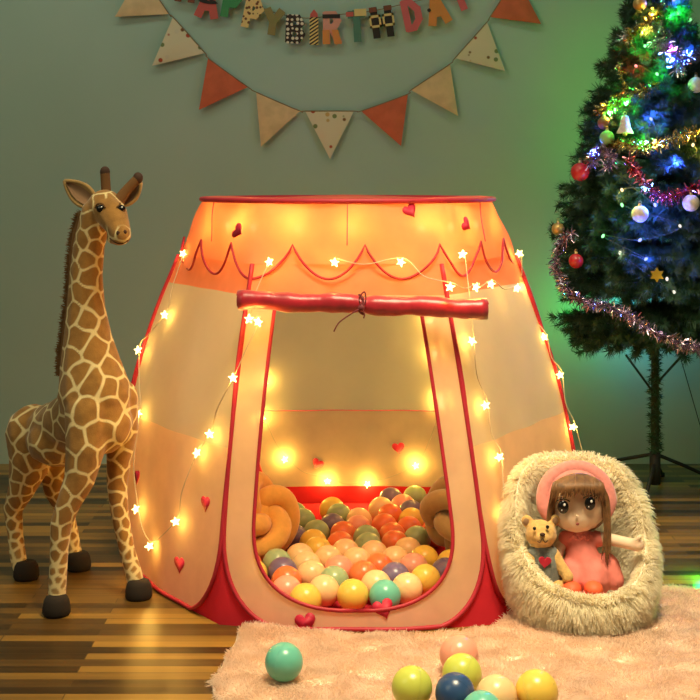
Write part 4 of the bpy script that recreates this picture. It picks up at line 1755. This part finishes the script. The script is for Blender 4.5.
for key, x, y, w in LEDS:
    p = tree_pt(x, y, 1.0, .002)
    lp.append(p)
    me = bpy.data.meshes.get('bulb_' + key)
    if me is None:
        me = bpy.data.meshes.new('bulb_' + key)
        me.from_pydata(bulb.v, [], bulb.f)
        me.materials.append(LEDM[key])
    b = bpy.data.objects.new('bulb', me)
    COL.objects.link(b)
    b.parent = tl
    b.location = p - TT
    b.rotation_euler = (RT.uniform(-1, 1), RT.uniform(-1, 1), 0)
    lamp('bulb_lamp', p + Vector((p.x - TT.x, p.y - TT.y, 0)).normalized() * .012, LED_W * w * (2.2 if key in 'bm' else 1), LEDC[key], .006, tl)
# bulbs round the far side, which colour the wall
for key, x, y, z, w in (('g', -.06, .14, 1.10, .65), ('g', -.11, .20, .90, .55), ('g', -.03, .10, 1.22, .4), ('g', -.12, .24, .46, 1.5), ('c', .04, .27, .44, 1.7), ('g', -.03, .08, 1.30, .25), ('y', -.07, .12, 1.16, .15)):
    p = TT + Vector((x, y, z))
    lp.append(p)
    me = bpy.data.meshes.get('bulb_' + key) or None
    b = bpy.data.objects.new('bulb', me)
    COL.objects.link(b)
    b.parent = tl
    b.location = p - TT
    lamp('bulb_lamp', p + Vector((0, .008, 0)), LED_W * w, LEDC[key], .02, tl)
# a bulb at the trailing end, lying on the floor beside the rug
p = Vector((.742, 2.72, .012))
b = bpy.data.objects.new('bulb', bpy.data.meshes['bulb_g'])
COL.objects.link(b)
b.parent = tl
b.location = p - TT
lamp('bulb_lamp', p + Vector((0, 0, .016)), .9, LEDC['g'], .02, tl)
MB().tube(smooth_path(sorted(lp[:32], key=lambda q: (round(q.z / .08), q.x)), 5), .0009, 4).build('cable', M['bark'], tl)
MB().tube(smooth_path([TT + Vector((.05, -.03, .40)), TT + Vector((.12, -.10, .10)), TT + Vector((.10, -.25, .012)), TT + Vector((.06, -.45, .006)), p + Vector((0, .02, -.004))], 8), .0012, 5).build('cable', M['bark'], tl)

# ------------------------------------------------------------------ light
w = bpy.data.worlds.new('room_air')
scene.world = w
w.use_nodes = True
bg = w.node_tree.nodes['Background']
bg.inputs['Color'].default_value = (.70, .80, .58, 1)
bg.inputs['Strength'].default_value = .085


def area(name, loc, target, size, energy, col):
    l = bpy.data.lights.new(name, 'AREA')
    l.shape = 'RECTANGLE'
    l.size, l.size_y = size
    l.energy = energy
    l.color = col
    o = bpy.data.objects.new(name, l)
    COL.objects.link(o)
    o.location = loc
    o.rotation_euler = (Vector(target) - Vector(loc)).to_track_quat('-Z', 'Y').to_euler()
    return o


area('front_left_key', (-1.9, .9, 2.1), (-.2, 3.0, .6), (1.2, 1.2), 13, (1.0, .98, .66))  # soft key from the front left; its source is unseen, no window modelled
area('rug_fill', (.3, 1.65, 2.4), (.33, 2.2, 0), (.7, .7), 18, (1.0, .82, .50)).data.spread = math.radians(75)  # added overhead fill without a fixture, brightens the rug and basket
area('wall_fill', (-.5, 3.05, 2.3), (-.5, 3.8, 1.0), (2.4, .25), 5.5, (.92, 1.0, .76))  # added unseen fill that makes the wall brighter towards the top

# ------------------------------------------------------------------ camera
cam = bpy.data.cameras.new('camera')
cam.sensor_width = 36
cam.sensor_fit = 'HORIZONTAL'
cam.lens = 36 * F / 700
cam.shift_y = -(350 - CY) / 700
cam.clip_start = .05
co = bpy.data.objects.new('camera', cam)
COL.objects.link(co)
co.location = (0, 0, H)
co.rotation_euler = (PI / 2, 0, 0)
scene.camera = co

vs_ = scene.view_settings
scene.display_settings.display_device = 'sRGB'
vs_.view_transform = 'Standard'
vs_.look = 'None'
vs_.gamma = 1
vs_.use_curve_mapping = False
vs_.exposure = 0.0
scene.cycles.use_denoising = True
scene.cycles.max_bounces = 8
scene.cycles.transparent_max_bounces = 12
scene.cycles.sample_clamp_indirect = 4
